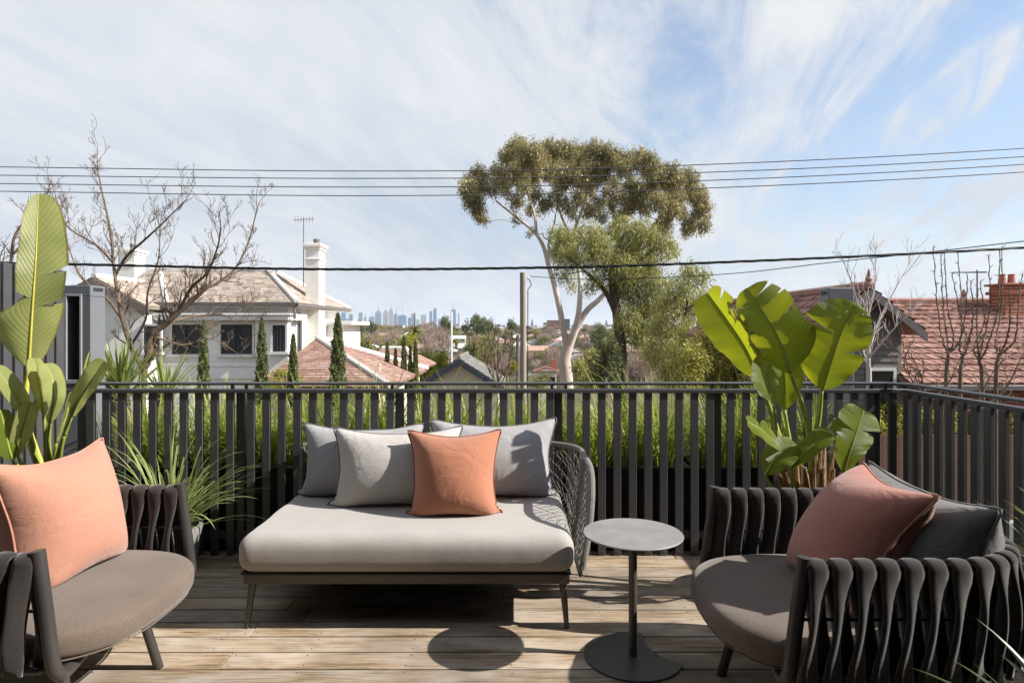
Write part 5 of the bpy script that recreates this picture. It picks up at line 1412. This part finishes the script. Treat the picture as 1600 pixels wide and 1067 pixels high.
# ------------------------------------------------------------------ yucca below the left corner
def spiky(name, label, c, z, n, ln, w, seed, mat, lean=(.75, .4), par=None):
    rg2 = random.Random(seed); sp = []
    for i in range(n):
        a = rg2.uniform(0, 2*PI); sp.append(((.03*math.cos(a), .03*math.sin(a), rg2.uniform(-.15, .05)), a, min(2.0, abs(rg2.gauss(*lean))), rg2.uniform(*ln), rg2.uniform(*w), rg2.uniform(-.1, .5)))
    V, F = blade_mesh(sp, 5)
    t = thing(name, label, 'plant', (c[0], c[1], z)); npmesh('leaves', V, F, mat, t, True)
    MB().tube([(0, 0, -3.2-z), (.05, 0, -1.5), (0, 0, 0)], [.16, .11, .08], 8).build('trunk', M_DARKBARK, t, True)
M_YUC = m_leaf('yucca_leaf', (.09, .13, .02), (.32, .36, .10), .25, .4, .5, None, 2)
c = P(188, 606, 6.2); spiky('yucca', 'spiky green yucca beyond the railing beside the left steel column', (c.x, 6.2), c.z, 95, (.40, .62), (.022, .036), 3, M_YUC)
c = P(258, 612, 6.5); spiky('yucca', 'smaller spiky yucca beyond the railing below the bare tree', (c.x, 6.5), c.z, 70, (.30, .52), (.018, .03), 5, M_YUC, (.95, .4))
# ------------------------------------------------------------------ bare winter trees
def grow(mb, p, d, L, r, depth, rg, up=.25, spread=.7, kids=(3, 5), minr=.004, seg=4, knob=0, ns=5):
    """a bough with side twigs, each generation thinner"""
    pts = [p]; dd = d.normalized()
    for i in range(seg):
        dd = (dd+Vector((rg.gauss(0, .16), rg.gauss(0, .16), rg.gauss(0, .12)+up*.30))).normalized()
        pts.append(pts[-1]+dd*(L/seg))
    r1 = max(minr, r*.45)
    mb.tube(pts, [max(minr, r+(r1-r)*i/seg)*(1+(knob*rg.random() if i else 0)) for i in range(seg+1)], ns if depth > 1 else 4 if depth else 3, False)
    if depth <= 0: return
    for k in range(rg.randint(*kids)):
        i = rg.randint(1, seg); a = pts[i]
        side = dd.cross(Vector((rg.gauss(0, 1), rg.gauss(0, 1), rg.gauss(0, 1)))).normalized()
        nd = (dd*(1-spread*.6)+side*spread+Vector((0, 0, up*.6))).normalized()
        grow(mb, a, nd, L*rg.uniform(.42, .72), max(minr, r*rg.uniform(.38, .58)), depth-1, rg, up, spread, kids, minr, seg, knob, ns)
def bare_tree(name, label, limbs, d, r_scale, seed, mat, depth=2, kids=(3, 5), up=.3, spread=.7, Lf=.5, every=2, minr=.006, knob=0.0, group=None):
    rg2 = random.Random(seed); b = P(limbs[0][0][0], limbs[0][0][1], d)
    t = thing(name, label, 'tree', (b.x, d, tz(b.x, d)), 0, group); mbs = MB(); tw_ = MB()
    for li, (pl) in enumerate(limbs):
        r0, r1 = pl[-1]; pl = pl[:-1]
        pts = [P(x, y, d+dy) for x, y, *q in pl for dy in (q[0] if q else 0,)]
        if li == 0: pts = [Vector((pts[0].x-.1, d, t.location.z))]+pts
        nd = limb(mbs, pts, r0*r_scale, r1*r_scale, 8, 4, .02, rg2)
        start = 6 if li == 0 else 2
        for i in range(start, len(nd), every):
            p, r = nd[i]; tdir = (nd[min(i+1, len(nd)-1)][0]-nd[i-1][0]).normalized()
            for k in range(rg2.randint(1, 2)):
                side = tdir.cross(Vector((rg2.gauss(0, 1), rg2.gauss(0, 1), rg2.gauss(0, 1)))).normalized()
                grow(tw_, p, (tdir*.5+side*spread+Vector((0, 0, up))), Lf*rg2.uniform(.5, 1.2), max(minr*1.5, r*.42), depth, rg2, up, spread, kids, minr, 4, knob)
        p, r = nd[-1]; grow(tw_, p, nd[-1][0]-nd[-2][0], Lf, r, depth, rg2, up, spread, kids, minr, 4, knob)
    child(mbs, 'trunk', mat, t, True); child(tw_, 'branches', mat, t, True)
    return t
bare_tree('bare_tree', 'large bare winter tree with mossy boughs before the villa', [
    [(222, 600), (228, 570), (240, 525), (258, 505), (280, 487), (303, 467), (.11, .07)],
    [(303, 467), (318, 452, .3), (345, 440, .6), (370, 415, .8), (388, 375, .9), (402, 325, 1), (.05, .015)],
    [(280, 487), (300, 450, -.3), (322, 425, -.6), (338, 390, -.8), (345, 360, -1), (.045, .015)],
    [(226, 580), (205, 540, -.2), (192, 500, -.3), (184, 460, -.3), (178, 410, -.2), (172, 360, 0), (160, 300, .2), (152, 262, .3), (.075, .012)],
    [(192, 500), (170, 470, .4), (150, 455, .7), (125, 430, 1), (110, 395, 1.2), (90, 330, 1.3), (.04, .01)],
    [(180, 430), (198, 400, -.4), (225, 375, -.7), (255, 350, -.9), (285, 318, -1), (.04, .01)],
    [(178, 412), (150, 385, .4), (120, 365, .6), (98, 345, .8), (85, 300, .9), (.035, .009)],
    [(205, 540), (228, 500, -.5), (232, 455, -.7), (246, 405, -.8), (250, 355, -.8), (.035, .01)],
    [(258, 505), (300, 495, .6), (345, 490, .9), (372, 505, 1.0), (395, 500, 1.1), (.035, .008)],
    [(240, 525), (285, 540, .4), (330, 530, .7), (365, 548, .9), (.03, .008)]], 13.5, .82, 5, M_MOSSY, 3, (2, 3), .36, .72, .50, 2, .0036)
bare_tree('bare_tree', 'bare twiggy tree behind the left screen at the photo edge', [
    [(20, 520), (15, 440), (18, 400), (25, 365), (60, 320), (.06, .02)], [(15, 440), (-10, 400), (-30, 360), (.04, .02)], [(18, 400), (40, 380), (55, 400), (.03, .01)]], 15, 1.0, 8, M_TWIG, 2, (2, 4), .25, .7, .6, 3, .005)
bare_tree('bare_tree', 'pale bare multi-branched tree before the tiled gable', [
    [(1358, 620), (1357, 570), (1358, 540), (1355, 500), (.05, .025)],
    [(1358, 545), (1375, 500, .2), (1398, 450, .3), (1420, 415, .4), (.022, .006)], [(1356, 530), (1340, 490, -.2), (1332, 450, -.3), (1325, 425, -.3), (.022, .006)],
    [(1355, 500), (1366, 450, .1), (1368, 400, .2), (.018, .005)], [(1357, 560), (1385, 525, -.3), (1410, 500, -.4), (.02, .005)], [(1357, 550), (1335, 525, .3), (1318, 500, .4), (.02, .005)]], 10.5, .9, 11, M_WTWIG, 1, (2, 4), .45, .55, .42, 2, .0035)
def pollard(label, d, bases, seed):
    rg2 = random.Random(seed); b = P(bases[0][0], 620, d)
    t = thing('pollarded_tree', label, 'tree', (b.x, d, tz(b.x, d)), 0, 'pruned bare trees before the tiled roof'); mbs = MB(); st = MB()
    for (bx, fork, shoots) in bases:
        f = P(fork[0], fork[1], d)
        limb(mbs, [Vector((P(bx, 620, d).x, d, t.location.z)), P(bx, 620, d), f], .036, .022, 8)
        for (sx, mx, tx_, ty_) in shoots:
            dy = rg2.uniform(-.4, .4); n = 16
            p = catmull([f, P(sx, fork[1]-22, d+dy*.5), P(mx, (fork[1]+ty_)/2, d+dy), P(tx_, ty_, d+dy)], 9)
            p = [q+Vector((rg2.gauss(0, .006), 0, 0)) for q in p]
            st.tube(p, [(.013-.008*i/len(p))*(1.5 if i % 3 == 0 else 1) for i in range(len(p))], 5, False)
            for q in p[3::2]:
                for k in range(2):
                    st.tube([q, q+Vector((rg2.uniform(-.05, .05), rg2.uniform(-.05, .05), rg2.uniform(.02, .06)))], [.006, .003], 3, False)
    child(mbs, 'trunk', M_TWIG, t, True); child(st, 'shoots', M_TWIG, t, True)
pollard('pruned bare tree with knobbly upright shoots, left of the brick chimney', 9.6, [(1478, (1482, 552), [(1472, 1464, 1458, 388), (1480, 1474, 1470, 398), (1490, 1480, 1476, 392), (1500, 1502, 1497, 395), (1508, 1500, 1488, 430)]),
                    (1500, (1504, 560), [(1500, 1508, 1512, 430), (1512, 1520, 1518, 440)])], 3)
pollard('pruned bare tree with knobbly upright shoots in front of the brick chimney', 9.2, [(1535, (1530, 565), [(1522, 1538, 1532, 440), (1534, 1546, 1545, 400), (1542, 1560, 1562, 392), (1528, 1526, 1528, 450)]),
                    (1556, (1560, 555), [(1556, 1566, 1565, 388), (1572, 1578, 1577, 450), (1585, 1590, 1596, 430)])], 6)
bare_tree('bare_shrub', 'tangled bare shrub behind the right corner of the railing', [[(1450, 660), (1445, 620), (1440, 590), (.03, .015)], [(1445, 620), (1425, 590), (1415, 560), (.02, .006)], [(1448, 630), (1480, 600), (1500, 560), (.02, .006)],
          [(1520, 690), (1530, 630), (1545, 590), (.025, .008)], [(1530, 640), (1570, 610), (1595, 560), (.025, .008)]], 8.6, .8, 21, M_TWIG, 2, (2, 3), .35, .7, .35, 3, .0035)
bare_tree('bare_shrub', 'pinkish bare shrub at the foot of the timber power pole', [[(782, 640), (780, 600), (778, 570), (.06, .02)], [(780, 610), (765, 580), (758, 560), (.03, .01)], [(780, 605), (795, 575), (800, 555), (.03, .01)], [(779, 600), (772, 560), (774, 545), (.03, .01)]], 24, 1.0, 23, M_TWIG, 2, (3, 4), .5, .5, .6, 2, .008)
# ------------------------------------------------------------------ far hillside: trees
rs = np.random.RandomState(5); rg = random.Random(17)
def far_crown(kind, seed):
    r2 = np.random.RandomState(seed)
    if kind == 'round':
        cs = sph(26, r2, .5)*.78; cs[:, 2] = np.abs(cs[:, 2])*.9-.15
        C = np.concatenate([c+sph(70, r2, .6)*r2.uniform(.18, .34) for c in cs])
        C[:, 2] = C[:, 2]*.85+.25
        return leaf_quads(C, .105, .55, r2, 0, C)
    if kind == 'bare':
        cs = sph(1500, r2, .45); cs[:, 2] = np.abs(cs[:, 2])*1.05-.1
        return leaf_quads(cs, .30, .075, r2, -.5, cs*1.4)
    if kind == 'cone':
        u = r2.uniform(0, 1, 1500); th = r2.uniform(0, 2*PI, 1500); lay = .75+.25*np.sin(u*50)
        C = np.stack([(1-u)*.62*lay*np.cos(th), (1-u)*.62*lay*np.sin(th), u*2.2-.6], 1)
        return leaf_quads(C, .12, .4, r2, .2, np.stack([np.cos(th), np.sin(th), th*0], 1))
    if kind == 'palm':
        V = []; F = []
        for i in range(34):
            a = r2.uniform(0, 2*PI); el = r2.uniform(-.5, 1.3); L = r2.uniform(.8, 1.05)
            d = np.array([math.cos(a)*math.cos(el), math.sin(a)*math.cos(el), math.sin(el)]); s = np.array([-math.sin(a), math.cos(a), 0])
            b = len(V)
            for k in range(5):
                t = k/4; p = d*L*t+np.array([0, 0, -.45*t*t*L]); w = .13*math.sin(PI*(t*.85+.12))
                V += [p-s*w+np.array([0, 0, -w*.4]), p, p+s*w+np.array([0, 0, -w*.4])]
            for k in range(4): F += [(b+k*3, b+k*3+1, b+k*3+4, b+k*3+3), (b+k*3+1, b+k*3+2, b+k*3+5, b+k*3+4)]
        return np.array(V), np.array(F)
M_FAR1 = m_leaf('far_olive_leaf', (.095, .105, .032), (.30, .28, .10), .2, .7, .2, None, .05)
M_FAR2 = m_leaf('far_dark_leaf', (.055, .07, .026), (.17, .18, .07), .2, .7, .2, None, .05)
M_FARB = m_leaf('far_bare_twigs', (.20, .145, .115), (.42, .32, .26), .05, .9, .1, None, .05)
M_FARY = m_leaf('far_yellow_leaf', (.16, .15, .02), (.38, .32, .05), .2, .7, .2, None, .05)
M_PALM = m_leaf('palm_leaf', (.07, .085, .02), (.24, .23, .07), .2, .5, .4, None, .2)
FT = {}
for kind, key, mat, cnt in (('round', 'olive', M_FAR1, 3), ('round', 'dark', M_FAR2, 3), ('bare', 'bare', M_FARB, 3), ('round', 'yellow', M_FARY, 1), ('cone', 'conifer', M_FAR2, 1), ('palm', 'palm', M_PALM, 2)):
    FT[key] = []
    for s in range(cnt):
        V, F = far_crown(kind, 40+s*7+len(FT)); o = npmesh('crown', V, F, mat); me = o.data; bpy.data.objects.remove(o)
        tm = MB().tube([(0, 0, -1), (.02, 0, -.3), (0, 0, .25)], [.07, .05, .02], 6); tb_ = tm.build('trunk', M_DARKBARK); tme = tb_.data; bpy.data.objects.remove(tb_)
        FT[key].append((me, tme))
FNAME = {'olive': 'broadleaf_tree', 'dark': 'evergreen_tree', 'bare': 'bare_tree', 'yellow': 'wattle_tree', 'conifer': 'conifer_tree', 'palm': 'palm_tree'}
ZONES = [(610, 'right of the villa'), (690, 'behind the cypress row'), (770, 'above the navy gable'), (822, 'left of the power pole'), (885, 'between pole and gum'), (960, 'right of the gum'), (9999, 'behind the pepper tree')]
def where(x, y):
    px = 800+x/y*1000
    band = 'up on the ridge' if y > 620 else 'on the far slope' if y > 330 else 'low in the valley'
    return band+' '+('left of the villa chimney' if px < 470 else next(t for a, t in ZONES if px < a))
FLAB2 = {'olive': 'olive-green tree', 'dark': 'dark evergreen', 'bare': 'bare brown tree', 'yellow': 'yellow-flowering tree', 'conifer': 'dark conifer', 'palm': 'palm'}
def far_tree(key, x, y, r, label=None, lift=1.0, squash=1.0):
    me, tme = rg.choice(FT[key])
    t = thing(FNAME[key], label or 'small '+FLAB2[key]+' '+where(x, y), 'tree', (x, y, tz(x, y)), rg.uniform(0, 6.28), None if label else key+' trees on the far hillside')
    h = r*lift
    for nm, m in (('crown', me), ('trunk', tme)):
        o = bpy.data.objects.new(nm, m); COL.objects.link(o); o.parent = t
        o.location = (0, 0, h); o.scale = (r, r, r*squash) if nm == 'crown' else (r*(.7 if key != 'palm' else 1.2), r*(.7 if key != 'palm' else 1.2), h)
        if nm == 'trunk': o.location = (0, 0, h)
    return t
def far_at(key, px, ytop, wpx, d, label=None, squash=1.0):
    """tree whose crown top and width are read off the photograph at distance d; the crown reaches well down"""
    p = P(px, ytop, d); r = wpx/2*d/1000; g = tz(p.x, d); H = max(2.0, p.z-g)
    if key == 'palm': return far_tree(key, p.x, d, r, label, max(.3, (H-.8*r)/r), 1.0)
    rz = max(r*.6, min(H*.48, r*2.1)); tf = 1.5 if key == 'conifer' else .92
    return far_tree(key, p.x, d, r, label, max(.2, (H-tf*rz)/r), rz/r)
def depth_for(ytop, h):
    """distance on the far slope at which something h tall has its top at that height in the photograph"""
    for d in range(90, 1040, 5):
        if 512+1000*(EYE-(tz(0, d)+h))/d <= ytop: return float(d)
    return 1040.0
# ones that stand out
far_at('dark', 745, 486, 58, 330, 'broad dark evergreen crown on the skyline right of the towers', .8)
far_at('dark', 765, 492, 40, 300, 'second dark evergreen crown on the skyline, right of the broad one', .8)
far_at('dark', 698, 488, 28, 420, 'round dark tree on the skyline below the right-hand towers', .9)
far_at('olive', 762, 514, 58, 140, 'large olive tree with drooping crown above the navy gable', 1.0)
far_at('olive', 738, 522, 44, 130, 'olive tree left of the large one above the navy gable', 1.0)
far_at('palm', 648, 500, 40, 120, 'tall palm above the cypress row')
far_at('palm', 740, 530, 32, 95, 'short palm in front of the olive trees above the navy gable')
far_at('palm', 548, 532, 26, 110, 'low palm right of the villa above the terracotta roof')
far_at('olive', 572, 520, 40, 125, 'rounded olive tree above the terracotta roof')
far_at('olive', 592, 530, 36, 110, 'rounded olive tree left of the cypress row')
far_at('conifer', 800, 518, 26, 90, 'dark layered conifer left of the timber power pole')
far_at('dark', 800, 494, 26, 380, 'dark tree on the skyline just left of the timber pole', .9)
far_at('dark', 560, 497, 32, 420, 'dark tree on the skyline under the left end of the towers', .9)
far_at('dark', 580, 498, 24, 430, 'dark tree on the skyline left of the long white roof', .9)
far_at('bare', 663, 503, 32, 300, 'bare winter tree on the skyline below the middle towers')
far_at('bare', 690, 512, 40, 220, 'broad bare winter tree below the right-hand towers')
far_at('bare', 672, 525, 34, 160, 'bare winter tree right of the tall palm')
far_at('yellow', 803, 560, 20, 60, 'yellow-flowering bush left of the timber power pole')
far_at('yellow', 905, 560, 22, 70, 'yellow-green bush beside the gum trunk')
far_at('bare', 862, 540, 34, 120, 'pale bare tree between the timber pole and the gum trunk')
far_at('olive', 845, 578, 40, 75, 'round grey-green bush between the timber pole and the gum trunk')
far_at('dark', 935, 500, 36, 260, 'dark tree on the hill right of the gum limbs', .9)
far_at('olive', 955, 515, 36, 180, 'olive tree on the hill right of the gum limbs')
# ------------------------------------------------------------------ far houses
def house_mats():
    return {k: m_paint('far_wall_'+k, c, .85, .08, .3, 0) for k, c in {'white': (.66, .64, .60), 'cream': (.58, .52, .42), 'brick': (.33, .14, .09), 'grey': (.40, .40, .40), 'dark': (.10, .10, .11)}.items()}
HM = house_mats()
RM = {k: m_tile('far_roof_'+k, tuple(x*.75 for x in c), tuple(x*1.15 for x in c), None, .4) for k, c in {'terracotta': (.42, .27, .20), 'red': (.38, .17, .13), 'brown': (.30, .20, .15), 'grey': (.27, .26, .26), 'green': (.40, .43, .33), 'white': (.62, .61, .59)}.items()}
HPOS = []
def far_house(px, ytop, wpx, d, wall, roof, kind, label, hpx=None, storeys=1, chim=False):
    hh = hpx or (5.4 if storeys == 1 else 7.4)
    d = d if (d == 85 or hpx) else depth_for(ytop, hh)
    p = P(px, ytop, d); w = min(wpx*d/1000, 42); dep = min(w*.8, 14); g = tz(p.x, d)
    HPOS.append((px, w*1000/d, d))
    t = thing('house', label, 'house', (p.x, d, g), 0, 'houses on the far hillside')
    zt = p.z-g; rh_ = min(w*.22, 2.6); e = max(2.2, zt-rh_); zt = e+rh_
    MB().box(-w/2, w/2, -dep/2, dep/2, -6, e).build('wall', HM[wall], t)
    o = .35; a = w/2+o; b = dep/2+o
    if kind == 'flat':
        MB().box(-a, a, -b, b, e+.01, e+.35).build('roof', RM[roof], t)
    else:
        ri = a-b*.9 if kind == 'hip' else 0
        m = MB()
        if kind == 'hip':
            ri = max(.2, ri); m.add([(-a, -b, e), (a, -b, e), (a, b, e), (-a, b, e), (-ri, 0, zt), (ri, 0, zt)], [(0, 1, 5, 4), (1, 2, 5), (2, 3, 4, 5), (3, 0, 4), (3, 2, 1, 0)])
        elif kind == 'gable':                 # gable towards us
            m.add([(-a, -b, e), (a, -b, e), (a, b, e), (-a, b, e), (0, -b, zt), (0, b, zt)], [(1, 2, 5, 4), (3, 0, 4, 5), (3, 2, 1, 0), (0, 1, 4), (2, 3, 5)])
        else:                                 # ridge across
            m.add([(-a, -b, e), (a, -b, e), (a, b, e), (-a, b, e), (-a, 0, zt), (a, 0, zt)], [(0, 1, 5, 4), (2, 3, 4, 5), (3, 2, 1, 0), (1, 2, 5), (3, 0, 4)])
        rf = m.build('roof', RM[roof], t)
        if kind == 'gable':
            MB().add([(-a+.5, -b-.03, e+.05), (a-.5, -b-.03, e+.05), (0, -b-.03, zt-.3)], [(0, 1, 2)]).build('gable_panel', HM[wall], rf)
        if chim: MB().box(a*.4, a*.4+.7, -.4, .4, e, zt+.9).build('chimney', HM['brick'], rf)
    n = max(2, int(w/2.6))
    for s in range(storeys):
        zc = e-1.35-s*2.8
        if zc < .8: break
        for k in range(n):
            x = -w/2+(k+.5)*w/n
            wd_ = MB().box(x-.45, x+.45, -dep/2-.03, -dep/2-.005, zc-.6, zc+.6).build('window', M_GLASSD, t)
            MB().box(x-.6, x+.6, -dep/2-.10, -dep/2-.031, zc-.74, zc-.61).build('sill', M_TRIM, wd_)
    return t
for a in ((611, 506, 50, 430, 'white', 'white', 'flat', 'long white flat-roofed building under the left-hand towers'),
          (702, 528, 15, 330, 'white', 'white', 'gable', 'small white gabled house right of the tall palm'),
          (722, 510, 20, 460, 'grey', 'grey', 'ridge', 'grey-roofed house on the rise above the olive trees'),
          (788, 514, 20, 400, 'cream', 'green', 'gable', 'house with pale green roof left of the timber pole'),
          (776, 526, 20, 330, 'white', 'white', 'hip', 'low white house left of the timber pole'),
          (872, 498, 34, 960, 'brick', 'grey', 'flat', 'red brick flat-roofed block on the ridge behind the gum limbs', 14, 3),
          (884, 496, 12, 950, 'dark', 'grey', 'flat', 'dark flat-roofed box beside the brick block on the ridge', 15.5, 3),
          (928, 508, 22, 480, 'white', 'grey', 'gable', 'white gabled house right of the gum limbs'),
          (936, 514, 16, 420, 'white', 'white', 'gable', 'smaller white gabled house right of the gum limbs'),
          (914, 523, 27, 330, 'cream', 'terracotta', 'hip', 'cream two-storey house with hip roof right of the gum fork', None, 2),
          (872, 530, 16, 300, 'white', 'red', 'hip', 'house with bright red roof just left of the gum limb'),
          (836, 540, 40, 260, 'cream', 'terracotta', 'ridge', 'long terracotta-roofed house right of the timber pole', None, 1, True),
          (831, 522, 18, 360, 'grey', 'brown', 'hip', 'brown-roofed house just right of the timber pole'),
          (853, 572, 32, 85, 'cream', 'red', 'gable', 'near house with red tiled gable between pole and gum', None, 1, True),
          (552, 518, 18, 360, 'brick', 'terracotta', 'hip', 'orange-roofed house right of the tall cypress'),
          (598, 520, 20, 350, 'cream', 'brown', 'ridge', 'brown-roofed house below the long white building'),
          (627, 523, 16, 340, 'white', 'grey', 'ridge', 'white house left of the tall palm'),
          (683, 534, 14, 300, 'white', 'terracotta', 'hip', 'white house with terracotta roof right of the lime tree'),
          (758, 506, 16, 560, 'white', 'terracotta', 'hip', 'small house on the ridge below the broad evergreen crown'),
          (848, 510, 18, 520, 'cream', 'brown', 'hip', 'brown-roofed house on the ridge right of the timber pole'),
          (818, 508, 18, 600, 'grey', 'grey', 'ridge', 'grey house on the ridge behind the timber pole'),
          (900, 512, 18, 520, 'white', 'terracotta', 'hip', 'terracotta-roofed house seen between the gum limbs'),
          (860, 522, 18, 400, 'white', 'brown', 'gable', 'white gabled house half way up left of the gum limb'),
          (895, 545, 22, 220, 'grey', 'grey', 'hip', 'grey-roofed house below the cream two-storey one'),
          (950, 528, 22, 330, 'cream', 'grey', 'ridge', 'pale house at the edge of the pepper tree'),
          (660, 514, 18, 450, 'white', 'terracotta', 'ridge', 'terracotta-roofed house below the middle towers'),
          (535, 510, 16, 500, 'cream', 'terracotta', 'hip', 'small house beside the villa below the leftmost tower')):
    far_house(*a)
k_ = 0
for i in range(46):
    yt = rg.uniform(512, 566); px = rg.uniform(520, 1000)
    rf = rg.choice(['terracotta', 'brown', 'grey', 'grey', 'white', 'white']); wl_ = rg.choice(['white', 'cream', 'white', 'grey', 'brick'])
    d0 = depth_for(yt, 5.4); far_house(px, yt, rg.uniform(11, 15)/d0*1000, d0, wl_, rf, rg.choice(['hip', 'hip', 'gable', 'ridge']), 'small %s house, %s roof, %s' % (wl_, rf, where((px-800)/1000*d0, d0)))
rr = MB().add([(16.0, 24, 1.1), (26, 24, 1.1), (26, 30, 1.1), (16, 30, 1.1), (19, 27, 2.35), (23, 27, 2.35)], [(0, 1, 5, 4), (1, 2, 5), (2, 3, 4, 5), (3, 0, 4), (3, 2, 1, 0)])
nh = thing('neighbour_house', 'dark grey-roofed house at the right edge behind the brick chimney', 'house', (21, 27, -4))
child(rr, 'roof', RM['grey'], nh); child(MB().box(16.5, 25.5, 24.5, 29.5, -5, 1.09), 'wall', HM['dark'], nh)
# the rest of the hillside, spread evenly as seen: bare and dark crowns between the roofs
cnt = {}
for i in range(1150):
    px = rg.uniform(505, 1010); yg = rg.uniform(514, 604)
    d = next((q for q in range(80, 1050, 4) if 512+1000*(EYE-tz(0, q))/q <= yg), 1050)+rg.uniform(-8, 8)
    if d < 200 and px < 610: continue
    if any(abs(px-h[0]) < h[1]*.5+2 and -.16*h[2] < d-h[2] < 10 for h in HPOS): continue
    key = rg.choices(['bare', 'olive', 'dark', 'yellow', 'conifer', 'palm'], [4.2, 4.6, 1.6, 1.5, .3, .15])[0]
    cnt[key] = cnt.get(key, 0)+1
    if cnt[key] > 215: continue
    x = (px-800)/1000*d; r = rg.uniform(2.6, 5.2)*(1 if d < 350 else 1.25)
    if d < 170: r *= .62
    if key == 'palm': r *= .5
    far_tree(key, x, d, r, None, rg.uniform(.75, 1.1), rg.uniform(.75, 1.05))
for i in range(16):                           # sides of the valley, glimpsed past the houses
    px = rg.choice([rg.uniform(-100, 500), rg.uniform(1000, 1700)]); d = rg.uniform(60, 400)
    far_tree(rg.choice(['bare', 'olive', 'dark']), (px-800)/1000*d, d, rg.uniform(2.2, 4), None, rg.uniform(.9, 1.4))
far_at('dark', 1590, 470, 24, 60, 'dark tree top at the right edge behind the brick chimney')
# ------------------------------------------------------------------ city skyline
def m_tower(name, glass, frame):
    t = NT(name); co = t.coord()
    b = t.N('ShaderNodeTexBrick'); b.offset = 0; t.set(b, Scale=1.0, Mortar_Size=.9, Brick_Width=5.0, Row_Height=4.0)
    b.inputs['Color1'].default_value = (*glass, 1); b.inputs['Color2'].default_value = (*(x*.8 for x in glass), 1); b.inputs['Mortar'].default_value = (*frame, 1)
    t.L(t.map(co, rot=(R(90), 0, 0)), b.inputs['Vector']); t.col(b.outputs[0]).pr(.3, 0, .5); return t.mat
TM = [m_tower('tower_blue', (.06, .19, .38), (.12, .26, .42)), m_tower('tower_grey', (.12, .20, .31), (.28, .35, .43)), m_tower('tower_pale', (.26, .32, .40), (.50, .51, .52)), m_tower('tower_dark', (.06, .11, .18), (.11, .16, .23))]
TW = [(150,180,212,0,'leftmost blue tower of the far skyline'),(181,200,255,1,'low grey block right of the leftmost tower'),(203,228,226,3,'dark square tower near the left end of the skyline'),(270,298,214,1,'grey tower standing alone left of the main cluster'),
      (385,428,212,1,'stepped grey tower with a spire in the middle of the skyline'),(440,476,205,2,'pale tower left of the twin crowned peak'),(478,512,196,2,'pale tower with the highest spire of the middle cluster'),(513,540,222,1,'grey tower right of the spired cluster'),
      (545,600,233,0,'wide blue block right of the spired cluster'),(612,632,250,3,'low dark block right of the wide blue one'),(634,665,222,1,'grey tower between the middle and right clusters'),(700,740,228,2,'pale broad tower behind the bare tree'),
      (760,780,203,0,'left one of the slim blue pair'),(787,810,185,0,'tall slim blue tower, right one of the pair'),(910,945,192,0,'blue tower with a mast at the right of the skyline'),(958,968,218,1,'thin grey tower at the right end of the skyline'),
      (308,326,245,2,'low pale block left of the spired grey tower'),(342,380,244,1,'low grey block before the spired grey tower'),(668,694,262,2,'low pale block left of the pale broad tower'),(820,850,258,1,'low grey block right of the slim blue pair')]
for x0, x1, yt, mi, lb in TW:
    d = 5000+rg.uniform(-350, 350); a, b = P(500+x0/4.444, 440+yt/4.444, d), P(500+x1/4.444, 440+yt/4.444, d)
    w = b.x-a.x; H = a.z+14; cx = (a.x+b.x)/2
    t = thing('city_tower', lb, 'tower', (cx, d, -14), 0, 'towers of the far city skyline')
    MB().box(-w/2, w/2, -w*.4, w*.4, 0, H*.94).build('shaft', TM[mi], t)
    MB().box(-w*.40, w*.40, -w*.33, w*.33, H*.9401, H).build('crown', TM[mi], t)
    if 'spire' in lb or 'mast' in lb: MB().tube([(0, 0, H), (0, 0, H+34), (0, 0, H+62)], [2.6, 1.6, .6], 6).build('spire', TM[1], t)
    if x0 in (385, 478, 440): MB().box(-w*.25, w*.25, -w*.2, w*.2, H+.01, H+12).build('crown', TM[mi], t)
# ------------------------------------------------------------------ haze
hz = MB().box(-16500, 16500, -3600, 20500, -22, 260).build('haze', M_DARK)
hm = bpy.data.materials.new('haze'); hm.use_nodes = True; nt = hm.node_tree; nt.nodes.clear()
ho = nt.nodes.new('ShaderNodeOutputMaterial'); pv = nt.nodes.new('ShaderNodeVolumePrincipled')
pv.inputs['Color'].default_value = (.82, .90, 1, 1); pv.inputs['Density'].default_value = 7.5e-5; pv.inputs['Anisotropy'].default_value = 0.0
nt.links.new(pv.outputs[0], ho.inputs['Volume'])
hz.data.materials.clear(); hz.data.materials.append(hm); tag(hz, 'thin pale haze over the valley and city', kind='stuff')
